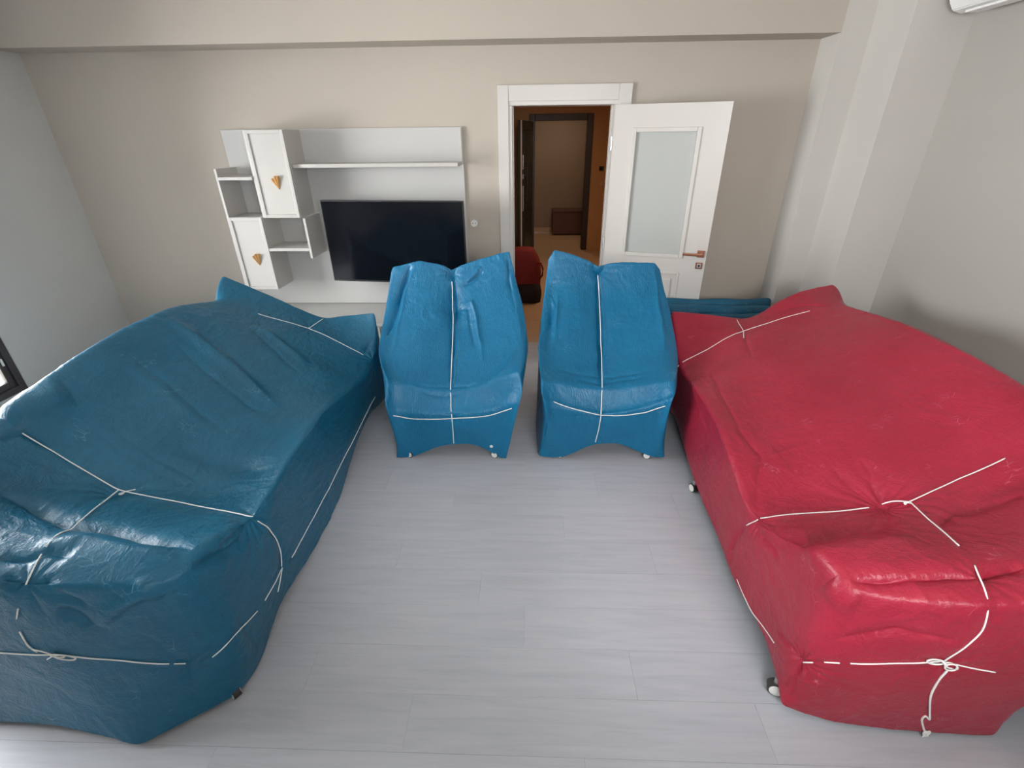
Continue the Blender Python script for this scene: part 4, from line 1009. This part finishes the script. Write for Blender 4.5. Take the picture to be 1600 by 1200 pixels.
# knot on the top and its short tail, bow at the near belt
cpts = [h+n*.004+Vector((.006*math.cos(a*1.3), .006*math.sin(a*1.7), .002*math.sin(a*2))) for a in range(14)]
tube(bm, smooth_pts(cpts, .004), .0026, 6)
tube(bm, smooth_pts([h+n*.004, h+n*.010+Vector((.02, .01, 0)), h+n*.009+Vector((.046, .022, 0))], .006), .0024, 6)
obj_at('knot', bm, M['string'], t, 'string knot with a short tail', smooth=True)
bm = bmesh.new(); B0 = Vector(STRINGS['blue_sofa'][6][1]); h, n, i, d = bvh.find_nearest(B0); n = n if n.y < 0 else -n
u = Vector((1, 0, -.10)).normalized(); v_ = Vector((0, 0, 1)); h = h+n*.007-u*.02
tube(bm, loop_pts(h+u*.035+v_*-.008, u, v_, .034, .012), .0022); tube(bm, loop_pts(h+u*.020+v_*.004+n*.004, u, v_, .022, .007), .0022)
tube(bm, smooth_pts([h, h+v_*.016-u*.03, h-u*.055+v_*.020]), .0022); tube(bm, smooth_pts([h, h-v_*.012-u*.012, h-v_*.026-u*.03]), .0022)
obj_at('bow_knot', bm, M['string'], t, 'small string bow', smooth=True)
inner_body(t, -2.05, -1.20, 1.12, 3.15, .12, .40)
caster(t, -1.108, 1.018, 1.0, .85); caster(t, -1.28, 3.10, 0); caster(t, -1.98, 1.12); caster(t, -1.98, 3.10)

t = thing('wrapped_sofa', (1.6, 2.1, 0), 'long sofa wrapped in red plastic and tied with white string', 'sofa', 'plastic-wrapped sofas')
c, bvh = wrap_cover('red_sofa', 6, .7, .85, M['red_wrap'], t, 4, (1, .8, 1))
add_strings('red_sofa', bvh, t, .0024)
K = Vector(STRINGS['red_sofa'][6][0]); h, n, i, d = bvh.find_nearest(K); n = n if n.z > 0 else -n
bm = bmesh.new()
cpts = [h+n*.004+Vector((.012*math.sin(a*.9)-.008, .005*math.cos(a*1.9), .003*math.sin(a))) for a in range(16)]
tube(bm, smooth_pts(cpts, .004), .0026, 6)
obj_at('knot', bm, M['string'], t, 'string knot', smooth=True)
# bow and hanging tail on the near end
B0 = Vector(STRINGS['red_sofa'][12][0]); h, n, i, d = bvh.find_nearest(B0); n = n if n.y < 0 else -n
u = Vector((1, 0, 0)); v_ = Vector((0, 0, 1)); h = h+n*.008
bm = bmesh.new()
u1 = Vector((-.85, 0, .12)).normalized(); u2 = Vector((.85, 0, -.45)).normalized()
tube(bm, loop_pts(h+u1*.028, u1, Vector((.1, 0, 1)), .026, .011), .0028); tube(bm, loop_pts(h+u2*.028, u2, Vector((.45, 0, .9)), .028, .010), .0028)
tube(bm, loop_pts(h+u2*.022+n*.006, u2, Vector((.45, 0, .9)), .020, .014), .0026)
tube(bm, smooth_pts([h+Vector((-.01, 0, .01)), h+n*.006, h+Vector((.01, 0, -.012))], .004), .0040)
obj_at('bow_knot', bm, M['string'], t, 'string bow', smooth=True)
bm = bmesh.new()
hang = [Vector(p)+Vector((0, -.004, 0)) for p in TAIL]
tube(bm, smooth_pts(hang, .006), .0034)
e = hang[-1]
tube(bm, loop_pts(e+Vector((.006, -.003, -.010)), Vector((.6, 0, -.5)), Vector((.3, .1, .9)), .015, .011), .0028)
tube(bm, loop_pts(e+Vector((.012, -.003, -.004)), Vector((.2, 0, -.9)), Vector((.8, .1, .3)), .010, .008), .0026)
tube(bm, smooth_pts([e, e+Vector((.003, -.004, -.014)), e+Vector((-.003, -.006, -.026))], .004), .0026)
tube(bm, smooth_pts([e, e+Vector((.012, -.004, -.012)), e+Vector((.016, -.004, -.022))], .004), .0026)
obj_at('string_tail', bm, M['string'], t, 'frayed loose end hanging from the bow', smooth=True)
inner_body(t, 1.12, 2.02, 1.15, 3.15, .12, .40)
caster(t, .942, 1.085, 1.2, 1.0); caster(t, .985, 2.235, .3, .9); caster(t, 2.0, 1.15); caster(t, 2.0, 3.12); caster(t, 1.2, 3.12)

def armchair(key, x, label, seed, feet):
    t = thing('wrapped_armchair', (x, 3.0, 0), label, 'armchair', 'armchairs wrapped in blue plastic')
    c, bvh = wrap_cover(key, 5, .6, .8, M['blue_wrap_ribbed'], t, seed, (1.3, .7, .8))
    add_strings(key, bvh, t, .0030)
    inner_body(t, x-.28, x+.28, 2.70, 3.30, .14, .40)
    for fx, fy in feet: caster(t, fx, fy, 1.2, .85)
    return t, bvh
t, bvh = armchair('chair_a', -.50, 'armchair wrapped in blue plastic, in front of the television, with pointed folds', 9, [(-.778, 2.545), (-.214, 2.552), (-.75, 3.3), (-.22, 3.3)])
h, n, i, d = bvh.find_nearest(Vector((-.235, 2.52, .10))); n = n if n.y < 0 else -n
bm = bmesh.new(); r_ = bmesh.ops.create_circle(bm, cap_ends=True, segments=14, radius=.011)
bmesh.ops.transform(bm, matrix=Matrix.Translation(h+n*.003) @ n.to_track_quat('Z', 'Y').to_matrix().to_4x4(), verts=bm.verts)
ex = bmesh.ops.extrude_face_region(bm, geom=list(bm.faces)); bmesh.ops.translate(bm, vec=-n*.004, verts=[g for g in ex['geom'] if isinstance(g, bmesh.types.BMVert)])
obj_at('white_patch', bm, M['string'], t, 'small white round dot on the front')
t, bvh = armchair('chair_b', .50, 'armchair wrapped in blue plastic, in front of the open doorway, beside the red sofa', 14, [(.213, 2.560), (.782, 2.560), (.25, 3.3), (.78, 3.3)])
